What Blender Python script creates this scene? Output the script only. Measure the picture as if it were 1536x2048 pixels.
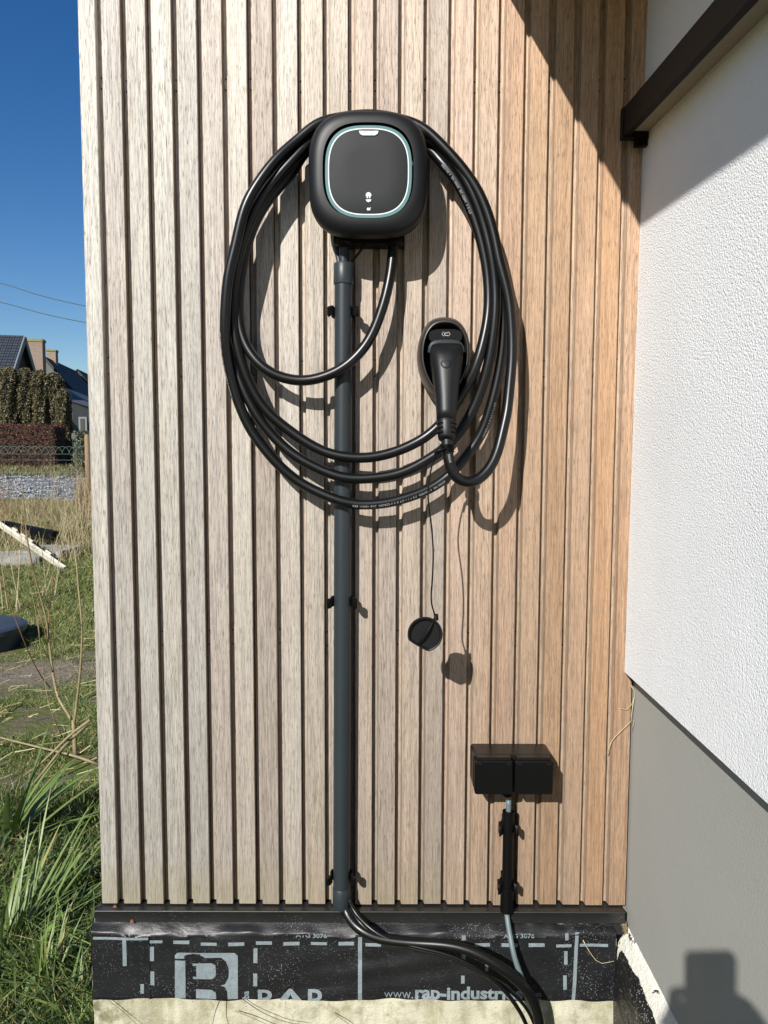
import bpy, math, random
import numpy as np
from mathutils import Vector, Matrix
random.seed(7); rng = np.random.default_rng(7)
R = math.radians
S = bpy.context.scene
for o in list(bpy.data.objects): bpy.data.objects.remove(o)
COL = S.collection

# ------------------------------------------------------------------ camera
CAM = Vector((0, -1.43, 1.35)); PITCH = R(4.54); ROLL = R(0.165); F = 1538.0
cam_d = bpy.data.cameras.new('camera'); cam = bpy.data.objects.new('camera', cam_d); COL.objects.link(cam)
cam_d.sensor_fit = 'VERTICAL'; cam_d.sensor_height = 36; cam_d.lens = F / 2048 * 36
cam_d.clip_start = 0.01; cam_d.clip_end = 2000
cam.matrix_world = Matrix.Translation(CAM) @ Matrix.Rotation(R(90) - PITCH, 4, 'X') @ Matrix.Rotation(ROLL, 4, 'Z')
S.camera = cam
S.cycles.max_bounces = 6; S.cycles.diffuse_bounces = 3; S.cycles.glossy_bounces = 2
S.render.resolution_x = 768; S.render.resolution_y = 1024
M3 = cam.matrix_world.to_3x3()

def ray(u, v):
    return M3 @ Vector((u - 768, 1024 - v, -F))
def P(u, v, y=0.0):                    # photo pixel -> point on the plane y
    d = ray(u, v); return CAM + d * ((y - CAM.y) / d.y)
def PX(u, v, x):                       # photo pixel -> point on the plane x
    d = ray(u, v); return CAM + d * ((x - CAM.x) / d.x)
def PD(u, v, dist):                    # photo pixel -> point at distance in front of the camera
    return P(u, v, CAM.y + dist)

# ------------------------------------------------------------------ world, sun, exposure
SUN = Vector((0.356, 0.769, -0.530)).normalized()      # direction the light travels
elev = math.asin(-SUN.z); rot = math.atan2(-SUN.x, -SUN.y)
w = bpy.data.worlds.new('World'); S.world = w; w.use_nodes = True
nt = w.node_tree; nt.nodes.clear()
sky = nt.nodes.new('ShaderNodeTexSky'); sky.sky_type = 'NISHITA'; sky.sun_disc = False
sky.sun_elevation = elev; sky.sun_rotation = rot; sky.altitude = 0; sky.air_density = 1.0; sky.dust_density = 0.3; sky.ozone_density = 2.5
bg = nt.nodes.new('ShaderNodeBackground'); bg.inputs['Strength'].default_value = 0.062
out = nt.nodes.new('ShaderNodeOutputWorld')
hs = nt.nodes.new('ShaderNodeHueSaturation'); hs.inputs['Saturation'].default_value = 1.36; hs.inputs['Hue'].default_value = .509
nt.links.new(sky.outputs[0], hs.inputs['Color']); nt.links.new(hs.outputs[0], bg.inputs[0]); nt.links.new(bg.outputs[0], out.inputs[0])
sd = bpy.data.lights.new('sun', 'SUN'); sd.energy = 4.9; sd.angle = R(0.55); sd.color = (1, 0.965, 0.91)
sun = bpy.data.objects.new('sun', sd); COL.objects.link(sun)
sun.rotation_euler = SUN.to_track_quat('-Z', 'Y').to_euler(); sun.location = (-4, -8, 6)
S.view_settings.view_transform = 'Standard'; S.view_settings.look = 'None'
S.view_settings.exposure = 0.72; S.view_settings.gamma = 1; S.view_settings.use_curve_mapping = False

# ------------------------------------------------------------------ helpers
def link(o, parent=None):
    COL.objects.link(o)
    if parent: o.parent = parent
    return o
def obj(name, verts, faces, m=None, parent=None, smooth=False, loc=None, mats=None, midx=None):
    me = bpy.data.meshes.new(name)
    me.from_pydata([tuple(v) for v in verts], [], [tuple(int(i) for i in f) for f in faces])
    if m: me.materials.append(m)
    if mats:
        for k in mats: me.materials.append(k)
        me.polygons.foreach_set('material_index', midx)
    if smooth: me.polygons.foreach_set('use_smooth', [True] * len(me.polygons))
    me.update()
    o = bpy.data.objects.new(name, me); link(o, parent)
    if loc is not None: o.location = loc
    return o
def thing(name, label, cat, loc=(0, 0, 0), group=None, rz=0):
    o = bpy.data.objects.new(name, None); link(o); o.location = loc; o.rotation_euler = (0, 0, rz); o.empty_display_size = .05
    o['label'] = label; o['category'] = cat
    if group: o['group'] = group
    return o
def tag(o, label, cat, group=None):
    o['label'] = label; o['category'] = cat
    if group: o['group'] = group
    return o
def kind(o, k='structure'):
    o['kind'] = k; return o
def autosmooth(o, ang=40):
    me = o.data
    me.polygons.foreach_set('use_smooth', [True] * len(me.polygons))
    me.set_sharp_from_angle(angle=R(ang))
    return o
def setloc(o, p):        # move origin to p, keep the geometry where it is (top-level, mesh in world coords)
    p = Vector(p); o.data.transform(Matrix.Translation(-p)); o.location = p; return o

class MB:
    def __init__(s): s.v = []; s.f = []
    def add(s, vs, fs):
        n = len(s.v); s.v += [tuple(v) for v in vs]; s.f += [tuple(i + n for i in f) for f in fs]; return s
    def box(s, a, b):
        x0, y0, z0 = a; x1, y1, z1 = b
        return s.add([(x0,y0,z0),(x1,y0,z0),(x1,y1,z0),(x0,y1,z0),(x0,y0,z1),(x1,y0,z1),(x1,y1,z1),(x0,y1,z1)],
              [(0,3,2,1),(4,5,6,7),(0,1,5,4),(1,2,6,5),(2,3,7,6),(3,0,4,7)])
    def prism_z(s, poly, z0, z1):           # poly (x, y) ccw
        n = len(poly)
        vs = [(x, y, z0) for x, y in poly] + [(x, y, z1) for x, y in poly]
        fs = [(i, (i+1) % n, n + (i+1) % n, n + i) for i in range(n)] + [tuple(range(n-1, -1, -1)), tuple(range(n, 2*n))]
        return s.add(vs, fs)
    def prism_x(s, poly, x0, x1):           # poly (y, z)
        n = len(poly)
        vs = [(x0, y, z) for y, z in poly] + [(x1, y, z) for y, z in poly]
        fs = [(i, (i+1) % n, n + (i+1) % n, n + i) for i in range(n)] + [tuple(range(n-1, -1, -1)), tuple(range(n, 2*n))]
        return s.add(vs, fs)
    def prism_y(s, poly, y0, y1):           # poly (x, z)
        n = len(poly)
        vs = [(x, y0, z) for x, z in poly] + [(x, y1, z) for x, z in poly]
        fs = [(i, (i+1) % n, n + (i+1) % n, n + i) for i in range(n)] + [tuple(range(n-1, -1, -1)), tuple(range(n, 2*n))]
        return s.add(vs, fs)
    def bar(s, a, b, wd, th, up=(0, 0, 1)):
        a = Vector(a); b = Vector(b); t = (b - a).normalized(); sd_ = t.cross(Vector(up)).normalized(); u = sd_.cross(t)
        vs = []
        for p in (a, b):
            for i, j in ((-1,-1),(1,-1),(1,1),(-1,1)): vs.append(p + sd_ * (i * wd / 2) + u * (j * th / 2))
        return s.add(vs, [(0,3,2,1),(4,5,6,7),(0,1,5,4),(1,2,6,5),(2,3,7,6),(3,0,4,7)])
    def tube(s, pts, r, seg=12, cap=True):
        vs, fs = tube_mesh(pts, r, seg, cap); return s.add(vs, fs)
    def loft(s, rings, cap0=True, cap1=True, closed=True):
        n = len(rings[0]); vs = [p for rg in rings for p in rg]; fs = []
        for k in range(len(rings) - 1):
            for i in range(n if closed else n - 1):
                j = (i + 1) % n; fs.append((k*n+i, k*n+j, (k+1)*n+j, (k+1)*n+i))
        if cap0: fs.append(tuple(range(n-1, -1, -1)))
        if cap1: fs.append(tuple(range((len(rings)-1)*n, len(rings)*n)))
        return s.add(vs, fs)
    def build(s, name, m=None, parent=None, smooth=False, loc=None):
        return obj(name, s.v, s.f, m, parent, smooth, loc)

def frames(pts):
    pts = np.asarray(pts, float); t = np.gradient(pts, axis=0); t /= np.linalg.norm(t, axis=1)[:, None] + 1e-12
    n = np.zeros_like(pts)
    a = np.array([0, 0, 1.]) if abs(t[0][2]) < .9 else np.array([1., 0, 0])
    v = np.cross(t[0], a); v /= np.linalg.norm(v); n[0] = v
    for i in range(1, len(pts)):
        v = n[i-1] - t[i] * np.dot(n[i-1], t[i]); n[i] = v / (np.linalg.norm(v) + 1e-12)
    return pts, t, n, np.cross(t, n)
def tube_mesh(pts, r, seg=12, cap=True):
    pts, t, n, b = frames(pts); N = len(pts)
    r = np.full(N, r) if np.isscalar(r) else np.asarray(r, float)
    a = np.arange(seg) * 2 * math.pi / seg
    V = pts[:, None, :] + r[:, None, None] * (np.cos(a)[None, :, None] * n[:, None, :] + np.sin(a)[None, :, None] * b[:, None, :])
    V = V.reshape(-1, 3); fs = []
    for k in range(N - 1):
        for i in range(seg):
            j = (i + 1) % seg; fs.append((k*seg+i, k*seg+j, (k+1)*seg+j, (k+1)*seg+i))
    if cap: fs += [tuple(range(seg-1, -1, -1)), tuple(range((N-1)*seg, N*seg))]
    return V.tolist(), fs
def catmull(pts, step=0.01, smooth=0):
    p = np.asarray([tuple(q) for q in pts], float); q = np.vstack([2*p[0]-p[1], p, 2*p[-1]-p[-2]]); o = []
    for i in range(1, len(q) - 2):
        for t in np.linspace(0, 1, 16, endpoint=False):
            o.append(.5 * (2*q[i] + (q[i+1]-q[i-1])*t + (2*q[i-1]-5*q[i]+4*q[i+1]-q[i+2])*t*t + (3*q[i]-q[i-1]-3*q[i+1]+q[i+2])*t**3))
    o.append(p[-1]); o = np.array(o)
    d = np.r_[0, np.cumsum(np.linalg.norm(np.diff(o, axis=0), axis=1))]; n = max(4, int(d[-1] / step))
    s = np.linspace(0, d[-1], n); o = np.stack([np.interp(s, d, o[:, k]) for k in range(3)], 1)
    for _ in range(smooth):
        o[1:-1] = .5 * o[1:-1] + .25 * (o[:-2] + o[2:])
    return o
def superell(a, b, n, N=64, cx=0, cz=0):
    r = []
    for i in range(N):
        th = 2 * math.pi * i / N; c, s_ = math.cos(th), math.sin(th)
        r.append((cx + a * math.copysign(abs(c) ** (2 / n), c), cz + b * math.copysign(abs(s_) ** (2 / n), s_)))
    return r
def text_mesh(txt, size, bold=0, space=1.0, align='LEFT'):
    c = bpy.data.curves.new('t', 'FONT'); c.body = txt; c.size = size; c.offset = bold; c.space_character = space; c.align_x = align
    c.resolution_u = 3
    o = bpy.data.objects.new('t', c); COL.objects.link(o)
    me = bpy.data.meshes.new_from_object(o.evaluated_get(bpy.context.evaluated_depsgraph_get()))
    v = [tuple(q.co) for q in me.vertices]; f = [tuple(p.vertices) for p in me.polygons]
    bpy.data.objects.remove(o); bpy.data.curves.remove(c); bpy.data.meshes.remove(me)
    return v, f

# ------------------------------------------------------------------ materials
class N:
    def __init__(s, name):
        s.m = bpy.data.materials.new(name); s.m.use_nodes = True; s.t = s.m.node_tree
        s.b = s.t.nodes['Principled BSDF']; s.co = None
    def n(s, typ, **k):
        x = s.t.nodes.new(typ)
        for a, b in k.items(): setattr(x, a, b)
        return x
    def l(s, a, b): s.t.links.new(a, b)
    def coords(s, which='Object', scale=(1, 1, 1), rand=False):
        tc = s.n('ShaderNodeTexCoord'); mp = s.n('ShaderNodeMapping'); mp.inputs['Scale'].default_value = scale
        src = tc.outputs[which]
        if which == 'Position':
            pass
        if rand:
            oi = s.n('ShaderNodeObjectInfo'); ad = s.n('ShaderNodeVectorMath', operation='MULTIPLY_ADD')
            cx = s.n('ShaderNodeCombineXYZ')
            for i in range(3): s.l(oi.outputs['Random'], cx.inputs[i])
            s.l(cx.outputs[0], ad.inputs[0]); ad.inputs[1].default_value = (7.3, 3.1, 11.7); s.l(src, ad.inputs[2]); src = ad.outputs[0]
        s.l(src, mp.inputs[0]); return mp.outputs[0]
    def noise(s, co, scale, detail=4, rough=.55, dist=0):
        x = s.n('ShaderNodeTexNoise'); x.inputs['Scale'].default_value = scale; x.inputs['Detail'].default_value = detail
        x.inputs['Roughness'].default_value = rough; x.inputs['Distortion'].default_value = dist; s.l(co, x.inputs['Vector']); return x.outputs['Fac']
    def ramp(s, fac, stops, interp='LINEAR'):
        x = s.n('ShaderNodeValToRGB'); x.color_ramp.interpolation = interp; e = x.color_ramp.elements
        while len(e) < len(stops): e.new(.5)
        for i, (p, c) in enumerate(stops):
            e[i].position = p; e[i].color = (*c, 1) if hasattr(c, '__len__') else (c, c, c, 1)
        s.l(fac, x.inputs[0]); return x.outputs[0]
    def mix(s, fac, a, b, typ='MIX'):
        x = s.n('ShaderNodeMix', data_type='RGBA', blend_type=typ)
        for i, q in ((0, fac), (6, a), (7, b)):
            if hasattr(q, 'links'): s.l(q, x.inputs[i])
            elif hasattr(q, '__len__'): x.inputs[i].default_value = (*q, 1)
            else: x.inputs[i].default_value = q
        return x.outputs[2]
    def math(s, op, a, b=None, c=None):
        x = s.n('ShaderNodeMath', operation=op)
        for i, q in enumerate((a, b, c)):
            if q is None: continue
            if hasattr(q, 'links'): s.l(q, x.inputs[i])
            else: x.inputs[i].default_value = q
        return x.outputs[0]
    def bump(s, h, strength=.3, dist=.002, prev=None):
        x = s.n('ShaderNodeBump'); x.inputs['Strength'].default_value = strength; x.inputs['Distance'].default_value = dist
        s.l(h, x.inputs['Height'])
        if prev is not None: s.l(prev, x.inputs['Normal'])
        return x.outputs[0]
    def fin(s, color=None, rough=None, normal=None, spec=None, metal=None):
        for nm, q in (('Base Color', color), ('Roughness', rough), ('Normal', normal), ('Specular IOR Level', spec), ('Metallic', metal)):
            if q is None: continue
            i = s.b.inputs[nm]
            if hasattr(q, 'links'): s.l(q, i)
            elif hasattr(q, '__len__'): i.default_value = (*q, 1)
            else: i.default_value = q
        return s.m

def simple(name, col, rough=.5, var=.12, scale=20, bs=.1, bd=.001, bscale=200, spec=.5, metal=0):
    k = N(name); co = k.coords()
    n1 = k.noise(co, scale, 5)
    c = k.mix(n1, tuple(max(0, q * (1 - var * 2)) for q in col), tuple(min(1, q * (1 + var * 2)) for q in col))
    h = k.noise(co, bscale, 3)
    return k.fin(c, rough, k.bump(h, bs, bd), spec, metal)

def wood_mat(name, side=False):
    k = N(name)
    co = k.coords(scale=(1, 1, 1), rand=True)
    def st(sc):
        mp = k.n('ShaderNodeMapping'); mp.inputs['Scale'].default_value = sc; k.l(co, mp.inputs[0]); return mp.outputs[0]
    fine = k.noise(st((900, 900, 22)), 1, 3, .6)
    mid = k.noise(st((330, 330, 7)), 1, 4, .65, .3)
    pore = k.noise(st((900, 900, 55)), 1, 2, .55)
    band = k.noise(st((70, 70, 1.6)), 1, 3, .6, .6)
    big = k.noise(st((9, 9, .9)), 1, 3, .5)
    at = k.n('ShaderNodeAttribute', attribute_type='OBJECT', attribute_name='tone')
    tone = at.outputs['Fac']
    at2 = k.n('ShaderNodeAttribute', attribute_type='OBJECT', attribute_name='hue')
    grey = k.mix(band, (.37, .357, .328), (.545, .53, .495))
    warm = k.mix(band, (.315, .185, .105), (.535, .345, .21))
    t2 = k.math('ADD', tone, k.math('MULTIPLY', k.math('SUBTRACT', big, .5), .55))
    # height: the protected top right stays warm, the weathered lower part turns grey-brown
    base = k.mix(k.ramp(t2, [(0, 0.), (1, 1.)]), grey, warm)
    pink = k.mix(at2.outputs['Fac'], (1, .935, .915), (1, 1.0, .965))
    base = k.mix(1, base, pink, 'MULTIPLY')
    # recess (behind the face): less bleached, redder
    tc = k.n('ShaderNodeTexCoord'); sp = k.n('ShaderNodeSeparateXYZ'); k.l(tc.outputs['Object'], sp.inputs[0])
    rec = k.ramp(sp.outputs['Y'], [(0.004, 0.), (.006, 1.)])
    base = k.mix(k.math('MULTIPLY', rec, k.math('ADD', .25, k.math('MULTIPLY', tone, .35))), base, k.mix(band, (.46, .34, .25), (.62, .51, .39)))
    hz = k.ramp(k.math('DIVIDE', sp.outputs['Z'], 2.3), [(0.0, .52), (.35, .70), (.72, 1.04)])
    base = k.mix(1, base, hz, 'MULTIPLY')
    base = k.mix(1, base, k.ramp(mid, [(.28, .64), (.5, 1.0), (.75, 1.14)]), 'MULTIPLY')
    fn = k.ramp(fine, [(.30, .45), (.5, 1.0), (.72, 1.2)])
    base = k.mix(.85, base, fn, 'MULTIPLY')
    pr = k.ramp(pore, [(.34, .0), (.44, 1.)])
    base = k.mix(k.math('MULTIPLY', k.math('SUBTRACT', 1, pr), .72), base, (.10, .078, .055))
    oi = k.n('ShaderNodeObjectInfo'); base = k.mix(1, base, k.ramp(oi.outputs['Random'], [(0, .84), (1, 1.08)]), 'MULTIPLY')
    edge = k.math('MULTIPLY', k.math('GREATER_THAN', sp.outputs['X'], .04462), k.math('GREATER_THAN', sp.outputs['Y'], .0016))
    base = k.mix(k.math('MULTIPLY', edge, .85), base, k.mix(big, (.17, .085, .05), (.12, .09, .05)))  # unbleached brown flank, its colour also darkened to deepen the gap's shade
    # algae and damp at the foot of the boards
    lo = k.ramp(sp.outputs['Z'], [(0.0, 1.), (.10, .0)])
    lo = k.math('MULTIPLY', lo, k.math('SUBTRACT', 1, tone))
    base = k.mix(k.math('MULTIPLY', lo, .45), base, (.20, .17, .085))
    nb = k.bump(fine, .35, .0006)
    return k.fin(base, .72, nb, .3)

def render_mat(name, c0, c1, scale, strength, dist, dirt=0, spots=0):
    k = N(name); co = k.coords('Object')
    a = k.noise(co, scale, 3, .6, .3); b = k.noise(co, scale * .45, 2, .5); c = k.noise(co, 3, 4)
    v = k.n('ShaderNodeTexVoronoi', feature='SMOOTH_F1'); v.inputs['Scale'].default_value = scale * .55; k.l(co, v.inputs['Vector'])
    h = k.math('ADD', k.math('MULTIPLY', a, .9), k.math('ADD', k.math('MULTIPLY', b, .7), k.math('MULTIPLY', v.outputs['Distance'], -.9)))
    col = k.mix(c, c0, c1)
    col = k.mix(.5, col, k.ramp(a, [(.3, .86), (.6, 1.)]), 'MULTIPLY')
    sp_ = k.n('ShaderNodeTexVoronoi'); sp_.inputs['Scale'].default_value = 5.5; k.l(co, sp_.inputs['Vector'])
    big_ = k.noise(co, 1.7, 5, .6); col = k.mix(k.math('MULTIPLY', k.ramp(big_, [(.42, 0.), (.70, 1.)]), .30), col, tuple(q * .72 for q in c0))
    dot = k.math('MULTIPLY', k.math('LESS_THAN', sp_.outputs['Distance'], .018), .55); col = k.mix(dot, col, tuple(q * .4 for q in c0))
    if dirt:
        at = k.noise(co, 7, 5, .7)
        col = k.mix(k.math('MULTIPLY', k.ramp(at, [(.45, 0.), (.75, 1.)]), dirt), col, (.30, .27, .20))
    return k.fin(col, .9, k.bump(h, strength, dist), .15)

def speck_mat(name, base, base2, rough, speck_col=(.5, .5, .47), amount=.5, scale=260, spec=.5, wr=0, big=0):
    k = N(name); co = k.coords('Object')
    n1 = k.noise(co, 14, 5, .65)
    c = k.mix(n1, base, base2)
    s1 = k.n('ShaderNodeTexVoronoi'); s1.inputs['Scale'].default_value = scale; k.l(co, s1.inputs['Vector'])
    den = k.noise(co, 9, 3, .6)
    thr = k.math('MULTIPLY', k.ramp(den, [(.35, .0), (.7, 1.)]), .17 * amount)
    thr = k.math('ADD', thr, .06 * amount)
    m = k.math('LESS_THAN', s1.outputs['Distance'], thr)
    # only some of the cells carry a speck
    pick = k.math('GREATER_THAN', k.n('ShaderNodeSeparateColor').outputs[0], .5)
    sepc = [x for x in k.t.nodes if x.bl_idname == 'ShaderNodeSeparateColor'][0]; k.l(s1.outputs['Color'], sepc.inputs[0])
    m = k.math('MULTIPLY', m, pick)
    c = k.mix(m, c, speck_col)
    if big:
        g = k.noise(co, 22, 6, .75, 1.2)
        c = k.mix(k.math('MULTIPLY', k.ramp(g, [(.60, 0.), (.66, 1.)]), big), c, (.42, .41, .37))
    r = k.math('ADD', k.math('MULTIPLY', m, .3), k.math('ADD', k.math('MULTIPLY', n1, .25), rough - .12))
    nm = None
    if wr:
        mp = k.n('ShaderNodeMapping'); mp.inputs['Scale'].default_value = (7, 7, 26); k.l(co, mp.inputs[0])
        wv = k.noise(mp.outputs[0], 1, 4, .55, 1.0)
        nm = k.bump(wv, wr, .012)
    nm = k.bump(k.noise(co, 320, 2), .12, .001, nm)
    return k.fin(c, r, nm, spec)

WOOD = wood_mat('weathered hardwood')
BATTEN = simple('dark backing membrane', (.012, .012, .011), .8)
WHITE = render_mat('white coarse render', (.72, .735, .75), (.79, .80, .81), 650, 1.0, .0014)
GREY = render_mat('grey fine render', (.285, .285, .262), (.325, .322, .297), 520, .35, .0008)
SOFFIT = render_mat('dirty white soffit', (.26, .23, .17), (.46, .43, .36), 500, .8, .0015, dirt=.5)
BROWN = simple('dark brown aluminium', (.007, .0058, .0052), .6, .15, 12, spec=.2)
TRIM = speck_mat('black speckled aluminium', (.008, .0085, .009), (.015, .0155, .016), .42, amount=.55, scale=300)
FOIL = speck_mat('black foil', (.0045, .005, .006), (.013, .0135, .015), .40, (.36, .37, .36), 1.0, 400, .34, .22)
FOIL2 = speck_mat('black crumpled foil', (.006, .006, .0065), (.018, .017, .016), .42, (.5, .5, .47), 1.3, 300, .35, 1.0, .5)
def print_mat():
    k = N('worn pale print'); co = k.coords('Object')
    a = k.noise(co, 60, 5, .7); b = k.noise(co, 500, 2)
    c = k.mix(a, (.10, .125, .138), (.225, .262, .28))
    c = k.mix(k.math('MULTIPLY', k.ramp(b, [(.56, 0.), (.64, 1.)]), .5), c, (.05, .055, .06))
    return k.fin(c, .45, None, .4)
PRINT = print_mat()
def concrete_mat():
    k = N('yellowed concrete'); co = k.coords('Object')
    a = k.noise(co, 8, 6, .65); b = k.noise(co, 300, 3, .7); c = k.noise(co, 45, 5, .6)
    col = k.mix(a, (.30, .285, .20), (.54, .52, .42))
    mp = k.n('ShaderNodeMapping'); mp.inputs['Scale'].default_value = (13, 13, 1.6); k.l(co, mp.inputs[0])
    st = k.noise(mp.outputs[0], 1, 5, .6, .8)
    col = k.mix(k.math('MULTIPLY', k.ramp(st, [(.50, 0.), (.66, 1.)]), .6), col, (.20, .185, .10))
    col = k.mix(k.math('MULTIPLY', k.ramp(c, [(.48, 0.), (.68, 1.)]), .7), col, (.22, .20, .12))
    sx = k.n('ShaderNodeSeparateXYZ'); k.l(co, sx.inputs[0]); mossy = k.math('MULTIPLY', k.ramp(sx.outputs['X'], [(0.0, 1.), (.12, 0.)]), k.ramp(c, [(.35, 0.), (.6, 1.)])); col = k.mix(k.math('MULTIPLY', mossy, .8), col, (.10, .10, .035))
    col = k.mix(k.math('MULTIPLY', k.ramp(b, [(.30, 1.), (.38, 0.)]), .6), col, (.14, .125, .08))
    v = k.n('ShaderNodeTexVoronoi', feature='DISTANCE_TO_EDGE'); v.inputs['Scale'].default_value = 4.2
    wv = k.n('ShaderNodeVectorMath', operation='MULTIPLY_ADD')
    nv = k.n('ShaderNodeTexNoise'); nv.inputs['Scale'].default_value = 12; k.l(co, nv.inputs['Vector'])
    k.l(nv.outputs['Color'], wv.inputs[0]); wv.inputs[1].default_value = (.12, .12, .12); k.l(co, wv.inputs[2]); k.l(wv.outputs[0], v.inputs['Vector'])
    crk = k.ramp(v.outputs['Distance'], [(.0, 1.), (.011, 0.)])
    col = k.mix(k.math('MULTIPLY', crk, .28), col, (.10, .085, .05))
    h = k.math('ADD', k.math('MULTIPLY', c, .6), k.math('MULTIPLY', b, .5))
    nm = k.bump(h, .9, .004); nm = k.bump(crk, -.6, .003, nm)
    return k.fin(col, .88, nm, .2)
CONC = concrete_mat()
def cement_mat():
    k = N('white cement slop'); co = k.coords('Object')
    a = k.noise(co, 90, 5, .7); b = k.noise(co, 18, 5, .7, 1.0)
    col = k.mix(a, (.55, .53, .44), (.74, .73, .67))
    col = k.mix(k.ramp(b, [(.60, 0.), (.63, 1.)]), col, (.03, .028, .024))
    return k.fin(col, .9, k.bump(a, .9, .004), .15)
CEMENT = cement_mat()
def mortar_mat():
    k = N('sandy mortar'); co = k.coords('Object')
    a = k.noise(co, 350, 3, .8); b = k.noise(co, 25, 4)
    col = k.mix(k.ramp(a, [(.35, 0.), (.65, 1.)]), (.05, .04, .025), (.33, .27, .17))
    col = k.mix(k.ramp(b, [(.40, 0.), (.5, 1.)]), col, (.02, .02, .018))
    return k.fin(col, .95, k.bump(a, 1, .004), .1)
MORTAR = mortar_mat()
PLAST = simple('matt black plastic', (.0045, .005, .0056), .44, .05, 30, .12, .0004, 900, .30)
PLAST2 = simple('satin black plastic shell', (.0055, .006, .007), .46, .04, 30, .06, .0003, 1400, .28)
PANEL = simple('grained charcoal panel', (.014, .015, .0165), .6, .3, 900, .5, .0006, 1300, .25)
HOLST = simple('holster black plastic', (.016, .0145, .012), .40, .05, 30, .08, .0004, 900, .6)
BLACK = simple('deep black plastic', (.0015, .0015, .0016), .5, .02, 30, .03, .0003, 900, .16)
SOCK = simple('socket housing plastic', (.006, .0055, .005), .33, .05, 30, .05, .0003, 900, .35)
RUBBER = simple('black cable sheath', (.0028, .0030, .0033), .33, .15, 25, .08, .0004, 500, .34)
PIPE = simple('anthracite conduit', (.017, .0225, .026), .42, .10, 8, .05, .0004, 300, .32)
PIPEL = simple('anthracite conduit coupling', (.020, .027, .030), .42, .08, 8, .05, .0004, 300, .35)
GREYC = simple('grey cable sheath', (.085, .115, .125), .5, .08, 30)
LENS = simple('teal translucent ring', (.075, .155, .155), .25, .08, 20, .02, .0003, 300, .7)
WHITEP = simple('white print', (.50, .56, .56), .4, .02)
GREYP = simple('grey lettering', (.34, .36, .36), .5, .02)
DIMP = simple('dim cable lettering', (.20, .21, .22), .5, .05)
RUSTY = simple('rusty screw', (.16, .05, .02), .8, .3, 200)

# ------------------------------------------------------------------ ground
def sm(a, b, t): 
    t = np.clip((t - a) / (b - a), 0, 1); return t * t * (3 - 2 * t)
def gz(x, y):
    x = np.asarray(x, float); y = np.asarray(y, float); d = y + 1.43
    z = .30 * sm(4, 14, d) + .50 * sm(16, 27, d)
    z = z + .018 * np.sin(x * 3.1 + y * 1.7) + .014 * np.sin(x * 5.3 - y * 4.1 + 1) + .008 * np.sin(x * 11 + y * 9)
    z = z + .05 * np.exp(-(((x + .60) / .10) ** 2)) * (y > -.3) * (d < 5)
    return z
def ground_mat():
    k = N('meadow soil'); tc = k.n('ShaderNodeTexCoord'); co = tc.outputs['Object']
    sp = k.n('ShaderNodeSeparateXYZ'); k.l(co, sp.inputs[0]); y = sp.outputs['Y']
    a = k.noise(co, 1.6, 6, .65); b = k.noise(co, 28, 4, .7); c = k.noise(co, 7, 5, .7)
    grass = k.mix(b, (.04, .06, .014), (.13, .165, .038)); soil = k.mix(b, (.06, .05, .032), (.17, .145, .10))
    straw = k.mix(b, (.11, .095, .045), (.25, .21, .12))
    col = k.mix(k.ramp(c, [(.4, 0.), (.6, 1.)]), grass, soil)
    far = k.ramp(y, [(0, 0.), (1, 1.)])
    rr = k.n('ShaderNodeMapRange'); rr.inputs[1].default_value = 6.2; rr.inputs[2].default_value = 8.5; k.l(k.math('ADD', y, k.math('MULTIPLY', a, 1.5)), rr.inputs[0])
    col = k.mix(rr.outputs[0], col, k.mix(c, straw, grass))
    # worn dirt path across the meadow
    yy = k.math('ADD', y, k.math('MULTIPLY', sp.outputs['X'], -.35)); yy = k.math('ADD', yy, k.math('MULTIPLY', a, .5))
    pth = k.math('SUBTRACT', 1, k.ramp(k.math('ABSOLUTE', k.math('SUBTRACT', yy, 4.15)), [(.12, 0.), (.38, 1.)]))
    col = k.mix(pth, col, k.mix(c, (.13, .11, .085), (.20, .17, .13)))
    gr = k.n('ShaderNodeMapRange'); gr.inputs[1].default_value = 14.6; gr.inputs[2].default_value = 15.4; k.l(k.math('ADD', y, k.math('MULTIPLY', c, .8)), gr.inputs[0])
    g2 = k.n('ShaderNodeMapRange'); g2.inputs[1].default_value = 22.3; g2.inputs[2].default_value = 23.6; k.l(k.math('ADD', y, k.math('MULTIPLY', c, 2)), g2.inputs[0])
    gm = k.math('MULTIPLY', gr.outputs[0], k.math('SUBTRACT', 1, g2.outputs[0]))
    gv = k.n('ShaderNodeTexVoronoi'); gv.inputs['Scale'].default_value = 14; k.l(co, gv.inputs['Vector'])
    grav = k.mix(k.ramp(gv.outputs['Distance'], [(.1, 0.), (.6, 1.)]), (.24, .25, .27), (.07, .075, .08))
    grav = k.mix(k.ramp(a, [(.5, 0.), (.75, .6)]), grav, (.14, .13, .07))
    col = k.mix(gm, col, grav)
    return k.fin(col, .95, k.bump(b, .8, .02), .1)
xs = np.sign(np.linspace(-1, 1, 181)) * np.abs(np.linspace(-1, 1, 181)) ** 2.4 * 220
ys = -6 + np.linspace(0, 1, 200) ** 2.6 * 420
XX, YY = np.meshgrid(xs, ys); ZZ = gz(XX, YY)
vv = np.stack([XX.ravel(), YY.ravel(), ZZ.ravel()], 1); nx = len(xs)
ff = [(j*nx+i, j*nx+i+1, (j+1)*nx+i+1, (j+1)*nx+i) for j in range(len(ys)-1) for i in range(nx-1)]
kind(obj('ground', vv.tolist(), ff, ground_mat(), smooth=True))

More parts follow.
